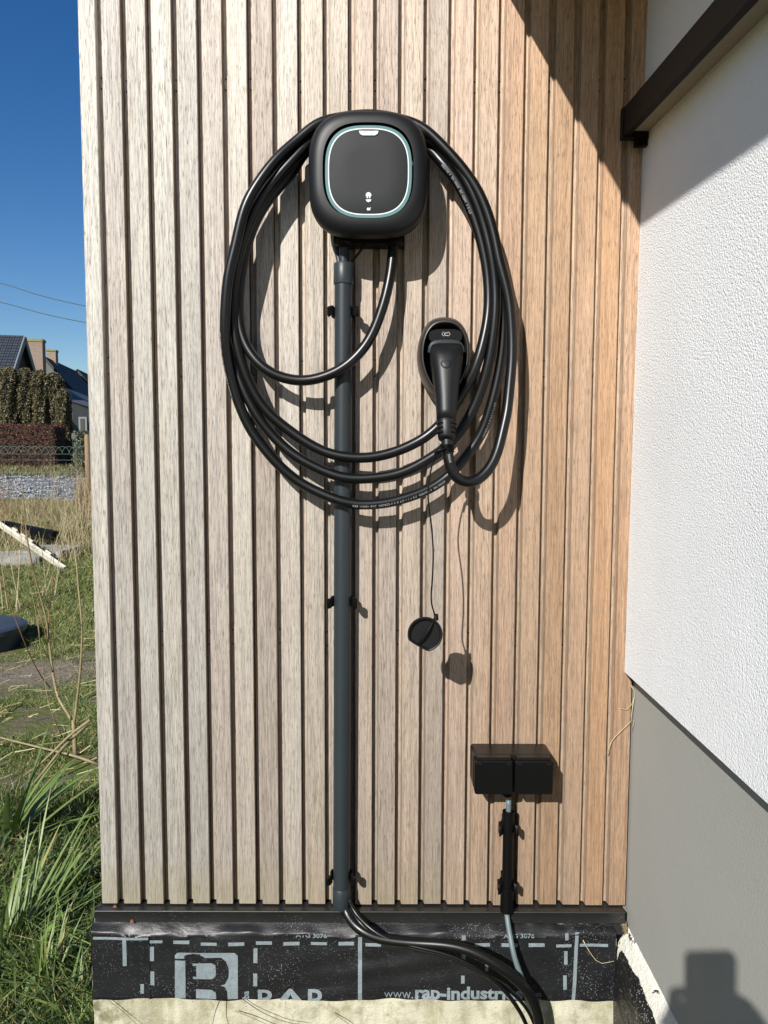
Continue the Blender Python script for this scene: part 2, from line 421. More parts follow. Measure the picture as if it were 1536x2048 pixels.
# ------------------------------------------------------------------ timber wall
XL, XR = -.5458, .4714; W0 = .030; PT = (XR - XL - W0) / 22
ZB = P(700, 1808, 0).z; ZT = CAM.z + 1.45
tw = thing('timber_wall', 'vertical hardwood slat cladding, silvery grey on the left and warm brown at the right', 'wall', (XL, 0, ZB))
H = ZT - ZB
m0 = MB(); m0.prism_z([(0, .001), (.001, 0), (W0 - .001, 0), (W0, .001), (W0, .027), (0, .027)], 0, H)
prof = [(.0009, .0142), (.0102, .0142), (.0126, .0010), (.0136, 0), (PT - .0008, 0), (PT, .0008), (PT, .027), (.0009, .027)]
m1 = MB(); m1.prism_z(prof, 0, H)
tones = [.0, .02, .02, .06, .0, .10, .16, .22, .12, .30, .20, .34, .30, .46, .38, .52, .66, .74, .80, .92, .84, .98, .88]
hues = [.6, .3, .7, .9, .5, .2, .8, .3, .6, .9, .7, .4, .2, .8, .5, .1, .6, .3, .8, .9, .6, .7, .4]
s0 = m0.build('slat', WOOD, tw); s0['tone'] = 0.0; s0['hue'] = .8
s1 = None
for i in range(22):
    if s1 is None: s = s1 = m1.build('slat', WOOD, tw)
    else: s = s1.copy(); link(s, tw)
    s.location = (W0 + i * PT + random.uniform(-.0003, .0003), random.uniform(-.0005, .0005), random.uniform(-.0012, .0008))
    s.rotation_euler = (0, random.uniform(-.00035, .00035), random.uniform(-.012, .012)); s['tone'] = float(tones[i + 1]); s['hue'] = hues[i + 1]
MB().box((.002, .0275, .002), (XR - XL - .002, .05, H)).build('backing', BATTEN, tw)
MB().box((.0, .051, .0), (XR - XL, 2.2, H)).build('side_cladding', WOOD, tw)
nm_ = None
def disc(r, n=8): return [(r * math.cos(a), r * math.sin(a)) for a in (2 * math.pi * k / n for k in range(n))]
for i in range(0, 22):
    for v in ((150, 172), (715, 748), (1262, 1290)):
        if (i * 7 + v[0]) % 5 > 2: continue
        for q in v:
            z = P(700, q + (i * 13 % 7), 0).z - ZB
            if nm_ is None: nn = nm_ = MB().prism_y(disc(.0016), -.0006, .0006).build('nail', BATTEN, tw)
            else: nn = nm_.copy(); link(nn, tw)
            nn.location = (W0 + i * PT + .0042, .0140, z)

# bottom trim (drip profile)
zr = P(700, 1824, -.028).z; zl = P(700, 1845, -.028).z
xt0 = P(190, 1840, -.028).x; xt1 = P(1250, 1835, -.028).x
tr = MB().prism_x([(.045, ZB - .0025), (-.004, ZB - .003), (-.0262, zr + .0014), (-.0278, zr + .0016), (-.0290, zr + .0006), (-.0290, zr - .0008), (-.0280, zr - .0016), (-.028, zl), (-.0262, zl), (-.0262, zr - .003), (-.004, ZB - .006), (.045, ZB - .006)], xt0, xt1)
trim = tr.build('drip_profile', TRIM); tag(trim, 'black speckled aluminium drip profile running under the timber slats', 'trim'); setloc(trim, (xt0, 0, zl)); autosmooth(trim, 62)
k_ = MB().prism_y(disc(.0032, 10), -.002, 0).build('screw', RUSTY, trim); k_.location = Vector((P(264, 1840, -.0285).x, -.028, P(264, 1842, -.0285).z)) - trim.location
k_ = MB().prism_y(disc(.0035, 10), -.002, 0).build('screw', RUSTY, trim); k_.location = Vector((P(230, 1813, -.012).x, -.012, P(230, 1813, -.012).z)) - trim.location

# ------------------------------------------------------------------ plinth, mortar, foil
YF = -.036
zf_top = P(700, 1868, YF).z; zf_bot = P(700, 2000, YF).z; xf0 = P(183, 1900, YF).x; xf1 = .4440
xc0 = P(187, 2020, -.028).x
nxg, nzg = 150, 46
zc = np.linspace(-.12, zf_top - .012, nzg); xc = np.linspace(xc0, .447, nxg)
def crag(x, z): return .0022*np.sin(x*23+z*9) + .0016*np.sin(x*61-z*37) + .0012*np.sin(x*140+z*90) + .0010*np.sin(x*17+z*160)
V = [(x, -.029 + crag(x, z), z) for z in zc for x in xc]
Fc = [(j*nxg+i, j*nxg+i+1, (j+1)*nxg+i+1, (j+1)*nxg+i) for j in range(nzg-1) for i in range(nxg-1)]
mb = MB().add(V, Fc); b0 = len(mb.v)
mb.box((xc0 + .001, -.024, -.12), (.446, 2.0, zf_top - .014))
pl = mb.build('foundation', CONC); tag(pl, 'yellowish cracked concrete footing below the black printed foil', 'foundation'); setloc(pl, (xc0, 0, 0)); autosmooth(pl, 60)
mo = MB(); nn_ = 120
rows = []
for j, (yy, zz) in enumerate([(.02, zl - .001), (-.012, zl - .004), (-.019, zl - .010), (-.026, zf_top - .004)]):
    rows.append([(x, yy + .002*math.sin(x*90+j) + random.uniform(-.0012, .0012), zz + random.uniform(-.0018, .0008)) for x in np.linspace(xc0 + .004, .470, nn_)])
mo.loft(rows, False, False, closed=False); mob = mo.build('mortar_bed', MORTAR); tag(mob, 'crumbly sand coloured mortar line between black trim and foil', 'mortar', None); setloc(mob, (0, 0, zl)); autosmooth(mob, 60)

def foil_dy(x, z):      # wrinkles of the front face
    s_ = 0.0011*math.sin(x*13+z*22) + .0009*math.sin(x*31-z*60+1) + .0006*math.sin(x*70+z*45)
    wv = math.exp(-((x-.02)/.16)**2) * .0016*math.sin(z*150 - x*22)
    return s_ + wv
fo = MB(); NXF = 260; cols = np.linspace(0, 1, NXF)
prow = []
npz = 26
for a in cols:
    x = xf0 + (xf1 - xf0) * a; ring = []
    # upper flap: from under the trim out to the fold, ragged upper edge towards the right
    rag = .0 if x < .10 else (.004 + .003*math.sin(x*60) + .002*math.sin(x*170)) * min(1, (x - .10) / .2)
    fold = .0025*math.sin(x*19) + .0018*math.sin(x*47+2) + .0012*math.sin(x*120)
    zt = zl - .001 - rag; 
    ring.append((x, -.0165, zt)); ring.append((x, -.020 + fold*.4, zt - .003)); ring.append((x, -.0275 + fold*.6, zf_top + .005 + fold*.6))
    ring.append((x, YF + .0020, zf_top + .0005 + fold)); ring.append((x, YF + .0002 - abs(fold)*.3, zf_top - .003 + fold))
    for q in range(npz):
        zz = zf_top - .006 + (zf_bot - zf_top + .006) * q / (npz - 1)
        if q == npz - 1: zz += .0015*math.sin(x*25) + .001*math.sin(x*90)
        ring.append((x, YF + foil_dy(x, zz), zz))
    ring.append((x, YF + .004 + foil_dy(x, zf_bot), ring[-1][2] - .0015))
    prow.append(ring)
fo.loft(prow, False, False, closed=False)
# left return of the foil round the corner
ret = []
for yy in (0, .03, .08, .16, .3, .6):
    ret.append([(xf0 - .0005 + (.003 if yy > 0 else 0) + .002*math.sin(yy*40+p[2]*60), p[1] + yy, p[2]) for p in prow[0]])
fo.loft(ret[::-1], False, False, closed=False)
foil = fo.build('waterproofing_foil', FOIL); tag(foil, 'black printed waterproofing foil wrapped round the footing under the slats', 'foil'); setloc(foil, (xf0, YF, zf_bot)); autosmooth(foil, 75)
xs_ = P(299, 1900, YF).x
sm_ = MB().loft([[(xs_ + dx, YF + foil_dy(xs_, z) - dy, z) for dx, dy in ((-.004, 0), (-.0008, .0016), (0, .0018), (.0002, 0))] for z in np.linspace(zf_bot, zf_top - .006, 14)], False, False, closed=False).build('overlap_seam', FOIL, foil); sm_.data.transform(Matrix.Translation(-foil.location))
# overlap seam of the left sheet
x_s = P(300, 1900, YF).x
def decal(name, polys, parent=foil, mat=PRINT, lift=.0011):
    mb = MB()
    for poly in polys:
        pw = [P(u, v, YF) for u, v in poly]
        mb.add([(p.x, YF + foil_dy(p.x, p.z) - lift, p.z) for p in pw], [tuple(range(len(poly)))[::-1]])
    o = mb.build(name, mat, parent); o.data.transform(Matrix.Translation(-parent.location))
    return o
def rect(u0, v0, u1, v1): 
    n = max(1, int((u1-u0)/14)); m = max(1, int((v1-v0)/14)); out = []
    for i in range(n):
        for j in range(m):
            a, b = u0+(u1-u0)*i/n, u0+(u1-u0)*(i+1)/n; c, d = v0+(v1-v0)*j/m, v0+(v1-v0)*(j+1)/m
            out.append([(a, c), (b, c), (b, d), (a, d)])
    return out
for (u0, v0, u1, v1) in [(300,1880,325,1886),(347,1880,379,1887),(402,1884,434,1890),(457,1883,489,1890),(512,1882,544,1889),(567,1884,599,1891),
        (622,1884,654,1890),(677,1884,708,1891),(731,1886,762,1892),(787,1892,800,1893),(949,1886,980,1893),(1003,1886,1035,1893),(1057,1886,1089,1893),
        (1112,1888,1143,1894),(1160,1888,1216,1894),
        (300,1893,308,1922),(301,1942,309,1970),(507,1896,515,1925),(507,1945,515,1970),(923,1868,931,1878),(923,1905,931,1925),(922,1950,929,1966),
        (1130,1866,1137,1880),(1128,1902,1135,1929),(1126,1950,1133,1978),(970,1922,976,1940),
        (245,1876,253,1933),(281,1968,288,1987),(186,1874,298,1879)]:
    decal('dash_mark', rect(u0, v0, u1, v1))
decal('line_mark', rect(716, 1874, 724, 1999))
decal('line_mark', [[(1151+(-.06)*k*14, 1864+k*14), (1158-.06*k*14, 1864+k*14), (1158-.06*(k+1)*14, 1864+min(135,(k+1)*14)), (1151-.06*(k+1)*14, 1864+min(135,(k+1)*14))] for k in range(10)])
logo = [[(350,1917),(350,1910),(355,1905),(362,1904),(400,1904),(440,1912),(455,1914),(430,1914)],
        [(400,1904),(470,1904),(476,1910),(476,1935),(457,1935),(452,1922),(440,1912)],
        [(476,1935),(476,1965),(450,1968),(457,1955),(458,1945),(457,1935)],[(476,1965),(476,1997),(456,1997),(455,1982),(450,1973),(441,1970),(450,1968)],
        [(350,1920),(371,1920),(371,1958),(350,1958)],[(350,1958),(371,1958),(371,1997),(350,1997)],
        [(393,1925),(424,1925),(431,1930),(432,1942),(431,1952),(424,1958),(393,1958)],[(386,1925),(393,1925),(393,1930),(386,1930)],[(386,1953),(393,1953),(393,1958),(386,1958)],
        [(392,1979),(424,1979),(432,1985),(433,1997),(392,1997)]]
decal('logo', logo)
def foil_text(txt, u, v, hpx, bold=0, space=1, rotz=0, name='lettering', width=None, mat=PRINT):
    p0 = P(u, v, YF); sc = (P(u, v - hpx, YF).z - p0.z)
    vs, fs = text_mesh(txt, 1.0, bold, space)
    hh = .73; k = sc / hh; wmax = max(q[0] for q in vs); kx = k
    if width: kx = (P(u + width, v, YF).x - p0.x) / wmax
    if rotz: pts = [(p0.x - q[1]*k, p0.z + q[0]*k) for q in vs]
    else: pts = [(p0.x + q[0]*kx, p0.z + q[1]*k) for q in vs]
    zmin = zf_bot + .001
    pts = [(a, max(b, zmin)) for a, b in pts]
    o = obj(name, [(a, YF + foil_dy(a, b) - .0012, b) for a, b in pts], [f[::-1] for f in fs], mat, foil)
    o.data.transform(Matrix.Translation(-foil.location)); return o
foil_text('R', 512, 2017, 42, .012, width=42); foil_text('A', 560, 2017, 42, .012, width=44); foil_text('R', 612, 2017, 42, .012, width=42)
foil_text('www.', 768, 1997, 21, -.01, width=58); foil_text('rap-industries', 829, 1997, 25, .035, width=216); foil_text('.be', 1048, 1997, 22, 0, width=34)
foil_text('ba', 498, 1997, 13, .03, rotz=1)
foil_text('ATG 3076', 592, 1875, 8.5, .02, width=62); foil_text('ATG 3076', 1007, 1876, 8.5, .02, width=62)

# ------------------------------------------------------------------ rendered house wall on the right
hw = thing('house_wall', 'white coarse rendered side wall above a recessed grey plinth at the right', 'wall', (.48, 0, 0))
zt_ = ZT + .2
zw = PX(1248, 1343, .457).z
def wallpart(name, mat, poly4, th):   # poly4: (x,y,z) corners of the left face; thickness to +x
    mb = MB(); n = 4; vs = list(poly4) + [(x + th, y, z) for x, y, z in poly4]
    mb.add(vs, [(0,1,2,3),(7,6,5,4),(0,4,5,1),(1,5,6,2),(2,6,7,3),(3,7,4,0)])
    o = mb.build(name, mat, hw); o.data.transform(Matrix.Translation(-Vector(hw.location))); return o
y1_ = .06; y0_ = -4.2
wallpart('white_render', WHITE, [(.4570, y1_, zw), (.4570, y0_, zw), (.4700, y0_, zt_), (.4700, y1_, zt_)], .25)
zp = PX(1252, 1846, .4765).z
wallpart('grey_plinth', GREY, [(.4765, y1_, zp), (.4765, y0_, zp - .012), (.4765, y0_, zw + .02), (.4765, y1_, zw + .02)], .22)
# roof overhang of the house (above the picture; its shade falls across both walls)
K = P(1284.5, 447, 0); q_ = .30; t_ = q_ / SUN.x; k_sl = .063
e0 = Vector((.4665 - q_, 0, K.z + 1.485 * q_ + 0.0)); 
pe = Vector((.4665, 0, K.z - .013)) - SUN * t_           # a point of the overhang's lower left edge
def ez(y): return pe.z + k_sl * (y - pe.y)
ro = MB(); ya, yb = .045, -3.6
ro.add([(pe.x, ya, ez(ya)), (pe.x, yb, ez(yb)), (.60, yb, ez(yb)), (.60, ya, ez(ya)), (pe.x, ya, ez(ya)+.11), (pe.x, yb, ez(yb)+.11), (.60, yb, ez(yb)+.11), (.60, ya, ez(ya)+.11)],
       [(0,3,2,1),(4,5,6,7),(0,1,5,4),(1,2,6,5),(2,3,7,6),(3,0,4,7)])
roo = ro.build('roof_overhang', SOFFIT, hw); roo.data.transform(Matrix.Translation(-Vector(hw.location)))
# brown verge board on the wall
xb = .419
pa = PX(1247, 217, xb); pb = PX(1429, 0, xb); sl = (pb.z - pa.z) / (pb.y - pa.y)
vb = thing('verge_board', 'dark brown metal edging board sloping across the upper white wall', 'board', (xb, pa.y, pa.z))
def sweep(x0, x1, h0, h1, ya, yb, name, mat):
    mb = MB(); vs = []
    for y in (ya, yb):
        z = pa.z + sl * (y - pa.y)
        vs += [(x0, y, z + h0), (x1, y, z + h0), (x1, y, z + h1), (x0, y, z + h1)]
    mb.add(vs, [(0,1,2,3),(7,6,5,4),(0,4,5,1),(1,5,6,2),(2,6,7,3),(3,7,4,0)])
    o = mb.build(name, mat, vb); o.data.transform(Matrix.Translation(-Vector(vb.location))); return o
sweep(xb, xb + .012, -.047, .0, pa.y, -1.9, 'board', BROWN)
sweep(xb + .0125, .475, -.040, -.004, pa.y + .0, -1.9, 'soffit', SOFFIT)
sweep(xb - .002, .472, -.052, .001, pa.y + .010, pa.y - .006, 'end_cap', BROWN)
sweep(xb + .022, .462, -.064, -.052, pa.y + .010, pa.y - .004, 'bracket', BLACK)

# side ledge: white cement and crumpled foil at the foot of the plinth
def ledge(prof, name, mat, parent, ya=-.02, yb=-2.2, rag=0, n=160):
    rows = []
    for i in range(n):
        y = ya + (yb - ya) * (i / (n - 1)) ** 1.3; r = []
        for j, (x, z) in enumerate(prof):
            a = rag * (math.sin(y*37+j*2) * .5 + math.sin(y*91+j) * .3 + random.uniform(-.35, .35))
            r.append((x + a * .5, y, z + a))
        rows.append(r)
    mb = MB().loft(rows, False, False, closed=False); o = mb.build(name, mat, parent); autosmooth(o, 80); return o
z0 = zp
ce = ledge([(.4780, z0 + .002), (.4735, z0 - .002), (.4680, z0 - .012), (.4610, z0 - .026), (.4540, z0 - .042), (.4500, z0 - .070)], 'cement_fillet', CEMENT, None, ya=-.004, rag=.0022)
tag(ce, 'ragged white cement band along the foot of the grey plinth', 'cement'); setloc(ce, (.46, 0, z0))
fs_ = ledge([(.4585, z0 - .028), (.4520, z0 - .036), (.4475, z0 - .055), (.4440, z0 - .085), (.4425, z0 - .13), (.444, z0 - .20), (.4440, z0 - .45)], 'side_foil', FOIL2, None, ya=-.030, rag=.0042, n=220)
tag(fs_, 'crumpled white streaked black foil strip in the corner beside the footing', 'foil'); setloc(fs_, (.445, 0, z0 - .2))

# ------------------------------------------------------------------ wall box
DB = .100
c0 = P(736.5, 347, -.085); bx, bz = c0.x, c0.z
wb = thing('wall_charger', 'black rounded square wall charger with a white outlined front panel', 'car charger', (bx, 0, bz))
def ringpts(a, b, n, y, cx=0, cz=0, Np=72): return [(cx + x, y, cz + z) for x, z in superell(a, b, n, Np)]
A, B = .1025, .1045
mb = MB(); mb.loft([ringpts(A*.74, B*.76, 3.6, -.001), ringpts(A*.76, B*.78, 3.6, -.050), ringpts(A*.80, B*.82, 3.5, -.055)], True, False)
mb.build('back_housing', BLACK, wb, True)
sh = []
for s_, y, n in [(.80,-.050,3.4),(.90,-.052,3.4),(.955,-.056,3.3),(.985,-.063,3.3),(1.0,-.072,3.15),(.995,-.080,3.1),(.975,-.087,3.1),(.94,-.0930,3.0),(.89,-.0970,2.95),(.83,-.0990,2.9),(.78,-.0997,2.85),(.745,-.0999,2.85)]:
    sh.append(ringpts(A*s_, B*s_, n, y, Np=96))
mb = MB().loft(sh, True, False); sh_o = mb.build('shell', PLAST2, wb, True)
cr = P(737, 344, -.100); ox, oz = cr.x - bx, cr.z - bz
ra = (P(824, 344, -.1).x - P(650, 344, -.1).x) / 2; rb = (P(737, 251, -.1).z - P(737, 437, -.1).z) / 2
def ann(a0, b0, a1, b1, n, y0, y1, cx, cz, Np=96):
    r0 = ringpts(a0, b0, n, y0, cx, cz, Np); r1 = ringpts(a1, b1, n, y1, cx, cz, Np)
    return MB().loft([r0, r1], False, False)
ann(ra, rb, ra*.995, rb*.995, 2.85, -.0985, -.1008, ox, oz).loft([ringpts(ra*.995, rb*.995, 2.85, -.1008, ox, oz, 96), ringpts(ra*.90, rb*.90, 2.85, -.1008, ox, oz, 96)], False, False).build('light_ring', LENS, wb, True)
ann(ra*.930, rb*.935, ra*.906, rb*.911, 2.85, -.1012, -.1012, ox, oz).build('white_outline', WHITEP, wb)
mb = MB(); rr = [ringpts(ra*.908*s_, rb*.912*s_, 2.85, y, ox, oz, 96) for s_, y in ((1, -.1008), (.985, -.1013), (.5, -.1013), (.02, -.1013))]
mb.loft(rr, False, True); mb.build('front_panel', PANEL, wb, True)
def wbpoly(name, polys, mat, y=-.1030):
    mb = MB()
    for poly in polys:
        pw = [P(u, v, -.102) for u, v in poly]
        mb.add([(p.x - bx, y, p.z - bz) for p in pw], [tuple(range(len(poly)))[::-1]])
    return mb.build(name, mat, wb)
wbpoly('name_tab', [[(718,262),(757,262),(755,268),(750,271),(725,271),(720,268)]], WHITEP)
vs, fs = text_mesh('PRO', .0085, .00012, 1.05, 'CENTER'); p_ = P(737, 269.2, -.102)
obj('name_lettering', [(q[0]+p_.x-bx, -.1034, q[1]+p_.z-bz) for q in vs], [f[::-1] for f in fs], GREYP, wb)
top = [(731.5, 393), (731.5, 389)] + [(737 + 5.6*math.cos(a), 390 - 5.2*math.sin(a)) for a in np.linspace(math.pi, 0, 9)] + [(742.5, 393)]
wbpoly('plug_logo', [top, [(733.2,393),(736,393),(736,397),(733.8,397)], [(738.2,393),(741,393),(740.4,397),(738.2,397)],
    [(731.5,398.8),(734.5,399.5),(737,398.6),(739.5,399.5),(742.7,398.8),(741.5,402.5),(737,405),(732.8,402.5)]], WHITEP)
wbpoly('card_symbol', [[(734,416),(740.5,416),(740.5,421),(734,421)], [(740.5,414.5),(741.6,415.2),(742,417),(741,416.2)]], WHITEP)
# gland plate and glands below
mb = MB()
g0 = P(668, 489, -.03); g1 = P(808, 489, -.03)
mb.prism_y([(g0.x-bx, -B*.70), (g1.x-bx, -B*.70), (g1.x-bx+.0, -B*1.0), (g0.x-bx, -B*1.0)], -.042, -.004)
mb.build('gland_plate', BLACK, wb)
for u in (688, 789):
    p_ = P(u, 484, -.035); zz = p_.z - bz
    rg = [[(p_.x - bx + r_*math.cos(a), -.033 + r_*math.sin(a), zz + h) for a in np.linspace(0, 2*math.pi, 24, endpoint=False)] for r_, h in ((.0165, .004), (.0175, -.002), (.0165, -.006), (.011, -.008))]
    MB().loft(rg).build('gland', BLACK, wb, True)

# ------------------------------------------------------------------ conduit
cd = thing('conduit', 'long anthracite plastic conduit running straight down from the charger', 'pipe', P(684, 1810, -.026))
def rel(o, parent): o.data.transform(Matrix.Translation(-Vector(parent.location))); return o
def pc(v, u=None, y=-.027):
    uu = 687 + (683 - 687) * (v - 560) / 1240 if u is None else u
    return P(uu, v, y)
def cyl(name, pts, r, mat, parent, seg=32, smooth=True):
    o = MB().tube(pts, r, seg).build(name, mat, parent); autosmooth(o, 50); return rel(o, parent)
cyl('pipe', [pc(560), pc(900), pc(1300), pc(1808)], .0159, PIPE, cd)
cyl('coupling', [pc(527), pc(529), pc(567), pc(569)], [.0165, .0178, .0178, .0172], PIPEL, cd)
cyl('coupling', [pc(1774), pc(1775), pc(1812), pc(1814)], [.0163, .0170, .0170, .0160], PIPE, cd)
cyl('riser', [pc(488, 687.5), pc(530, 687.5)], .0085, PIPE, cd)
cyl('sleeve', [P(673, 492, -.012), P(678, 527, -.022)], [.006, .004], PIPEL, cd, 12)
cyl('thin_wire', catmull([P(735, 480, -.03), P(728, 492, -.04), P(713, 512, -.035), P(700, 528, -.03)], .004), .0021, BLACK, cd, 8)
def clip_mesh():       # saddle clip: back block, two flared ears that hug the pipe
    mb = MB(); mb.box((-.010, .012, -.012), (.010, .0265, .012))
    for s_ in (-1, 1):
        ring = []
        for a in np.linspace(R(70), R(-28), 9):
            c, q = math.cos(a), math.sin(a)
            ring.append([(s_*(.0162*c), .0162*q, -.0085+.003*(1-q)), (s_*(.0188*c), .0188*q, -.0085+.003*(1-q)), (s_*(.0188*c), .0188*q, .0085), (s_*(.0162*c), .0162*q, .0085)])
        # flared lip
        ring.append([(s_*.0180, -.013, -.006), (s_*.0225, -.0105, -.008), (s_*.0225, -.0105, .007), (s_*.0180, -.013, .006)])
        ring.append([(s_*.0222, -.0150, -.004), (s_*.0240, -.0135, -.005), (s_*.0240, -.0135, .005), (s_*.0222, -.0150, .004)])
        if s_ < 0: ring = [r[::-1] for r in ring]
        mb.loft(ring)
    mb.v = [(x*1.16, y*1.05 if y < 0 else y, z*1.3) for x, y, z in mb.v]
    return mb
cm_ = None
for v in (625, 1205, 1755):
    if cm_ is None: c = cm_ = clip_mesh().build('clip', BLACK, cd, False); autosmooth(c, 50)
    else: c = cm_.copy(); link(c, cd)
    c.location = pc(v) - Vector(cd.location)

# ------------------------------------------------------------------ charging cable
def cc(th, r, d):      # a turn round the charger's hidden rear housing
    return Vector((bx + r*math.sin(R(th)), -d, bz + r*math.cos(R(th))))
def seq(L): return [P(u, v, -d) for u, v, d in L]
path = []
path += seq([(788,478,.034),(786,500,.036),(783.5,528,.040),(778,564,.046),(765,615,.050),(741,676,.052),(708,718,.054),(668,746,.056),(610,762,.056),(557,753,.056),(522,732,.055),(496,700,.050),(482,665,.046),(477,620,.044),(480,565,.044),(491,500,.044),(512,440,.044),(545,388,.044),(582,350,.040)])
path += [cc(-62, .125, .030), cc(-35, .104, .018), cc(0, .0935, .014), cc(35, .104, .018), cc(58, .122, .028)]
path += seq([(880,322,.040),(912,360,.044),(938,410,.046),(957,462,.048),(971,520,.050),(977,570,.052),(977,622,.056),(969,672,.062),(955,724,.066),(940,760,.062),(921,790,.056),(898,828,.052),(868,861,.050),(837,883,.050),(787,905,.052),(732,916,.054),(677,912,.054),(640,900,.052),(604,879,.050),(571,855,.048),(542,831,.048),(515,797,.048),(490,745,.050),(474,690,.052),(466,640,.052),(467,585,.052),(476,520,.054),(493,460,.056),(520,402,.056),(556,352,.054),(596,310,.050)])
path += [cc(-48, .121, .040), cc(-25, .101, .036), cc(0, .0935, .034), cc(28, .102, .036), cc(52, .124, .042)]
path += seq([(888,300,.050),(924,348,.054),(950,398,.056),(968,450,.056),(982,508,.058),(990,565,.058),(991,622,.060),(985,680,.060),(975,735,.058),(960,785,.054),(938,835,.050),(913,871,.046),(885,900,.044),(857,918,.046),(816,941,.050),(774,953,.052),(712,958,.054),(677,953,.054),(640,939,.052),(604,920,.050),(577,902,.048),(549,875,.046),(526,848,.046),(504,813,.046),(480,762,.044),(464,705,.040),(458,645,.038),(459,585,.038),(468,520,.040),(484,460,.040),(508,405,.042),(543,348,.042),(585,302,.040)])
path += [cc(-44, .127, .046), cc(-22, .105, .052), cc(0, .0935, .0535), cc(26, .104, .050), cc(48, .126, .050)]
path += seq([(892,298,.048),(930,352,.046),(957,408,.044),(977,465,.042),(992,525,.042),(1002,590,.042),(1007,650,.042),(1004,705,.042),(995,760,.042),(983,808,.042),(967,858,.040),(948,892,.038),(925,921,.038),(899,950,.040),(857,979,.046),(795,1001,.052),(757,1008,.054),(713,1009,.055),(677,1001,.055),(631,982,.052),(595,962,.050),(558,931,.050),(527,895,.050),(500,857,.050),(475,800,.052),(460,745,.056),(452,700,.062),(450,655,.068),(452,600,.072),(458,545,.074),(470,497,.074),(490,414,.074),(522,358,.070),(557,314,.064),(595,281,.056)])
path += [cc(-42, .129, .052), cc(-22, .116, .046), cc(0, .1125, .046), cc(24, .116, .046), cc(46, .129, .050)]
path += seq([(901,309,.056),(928,341,.058),(952,375,.060),(972,418,.062),(988,470,.064),(998,522,.066),(1008,556,.068),(1018,598,.070),(1022,640,.072),(1024,675,.074),(1023.5,725,.078),(1018,782,.084),(1014,823,.090),(1005,862,.098),(997,897,.106),(986,926,.114),(968,951,.120),(946,966,.124),(922,965,.126),(905,949,.126),(898,925,.126),(894.5,899,.125),(894,880,.122)])
CP = catmull(path, .004, 26); RC = .0093
ch = thing('charging_cable', 'thick black charging cable coiled round the charger in hanging loops', 'cable', tuple(P(760, 1000, -.05)))
sheath = MB().tube(CP, RC, 18).build('sheath', RUBBER, ch, True); rel(sheath, ch)
def cable_text(txt, near, rev, size=.0052, th0=0, L=None):
    d = np.linalg.norm(CP - np.array(near), axis=1); i0 = int(np.argmin(d)); vs, fs = text_mesh(txt, size, .00012, 1.15)
    ds = np.linalg.norm(np.diff(CP, axis=0), axis=1); s = np.r_[0, np.cumsum(ds)]; out_ = []
    for q in vs:
        sv = s[i0] + (-q[0] if rev else q[0]); p = np.array([np.interp(sv, s, CP[:, k]) for k in range(3)])
        p2 = np.array([np.interp(sv + .002, s, CP[:, k]) for k in range(3)]); t = p2 - p; t /= np.linalg.norm(t) + 1e-9
        if rev: t = -t
        nn = np.array([0, -1., 0]); nn -= t * np.dot(nn, t); nn /= np.linalg.norm(nn); b = np.cross(nn, t) * -1
        b = np.cross(t, -nn)
        a = th0 + (q[1] - size*.35) / RC
        out_.append(p + (RC + .00035) * (math.cos(a) * nn + math.sin(a) * b))
    o = obj('cable_lettering', out_, fs, DIMP, ch); rel(o, ch)
cable_text('KBE <VDE> EVC  H07BZ5-F 5 G 6,0 + 1 x 0,5  450/750 V  EN 50620', P(708, 1009, -.055), True, th0=-.35)
cable_text('IEC 62893 KBE <VDE> EVC H07BZ5-F 450/750 V', P(452, 665, -.068), True, .0048, -.9)
cable_text('450/750 V  EN 50620  IEC 62893  5 G 6,0', P(879, 335, -.044), False, .0050, -.5)
cable_text('H07BZ5-F 5 G 6,0 + 1 x 0,5', P(958, 872, -.042), True, .0048, -.6)
cable_text('EN 50620', P(893, 897, -.125), True, .0050, .1)

# ------------------------------------------------------------------ plug holster
hx, hz = P(890, 710, -.06).x, P(890, 710, -.06).z
ho = thing('plug_holster', 'black hooded holster on the slats that holds the charging plug', 'holster', (hx, 0, hz))
def eggring(s_, y, dz=0, sx=1, Np=56):
    r = []
    for i in range(Np):
        a = 2*math.pi*i/Np; c, q = math.cos(a), math.sin(a)
        x = .0455*math.copysign(abs(c)**.82, c); z = (.066 if q > 0 else .078)*math.copysign(abs(q)**.9, q)
        if q < 0: x *= 1 - .30*abs(q)**1.4
        r.append((x*s_*sx, y, z*s_ + dz))
    return r
mb = MB().loft([eggring(1.02, -.001, -.002), eggring(1.05, -.020, -.001), eggring(1.03, -.040, .001), eggring(.97, -.058, .0), eggring(.91, -.066, 0), eggring(.86, -.069, -.001), eggring(.84, -.066, -.001), eggring(.80, -.045, -.002), eggring(.70, -.018, -.002), eggring(.2, -.015, 0)], True, True)
mb.build('hood', HOLST, ho, True)
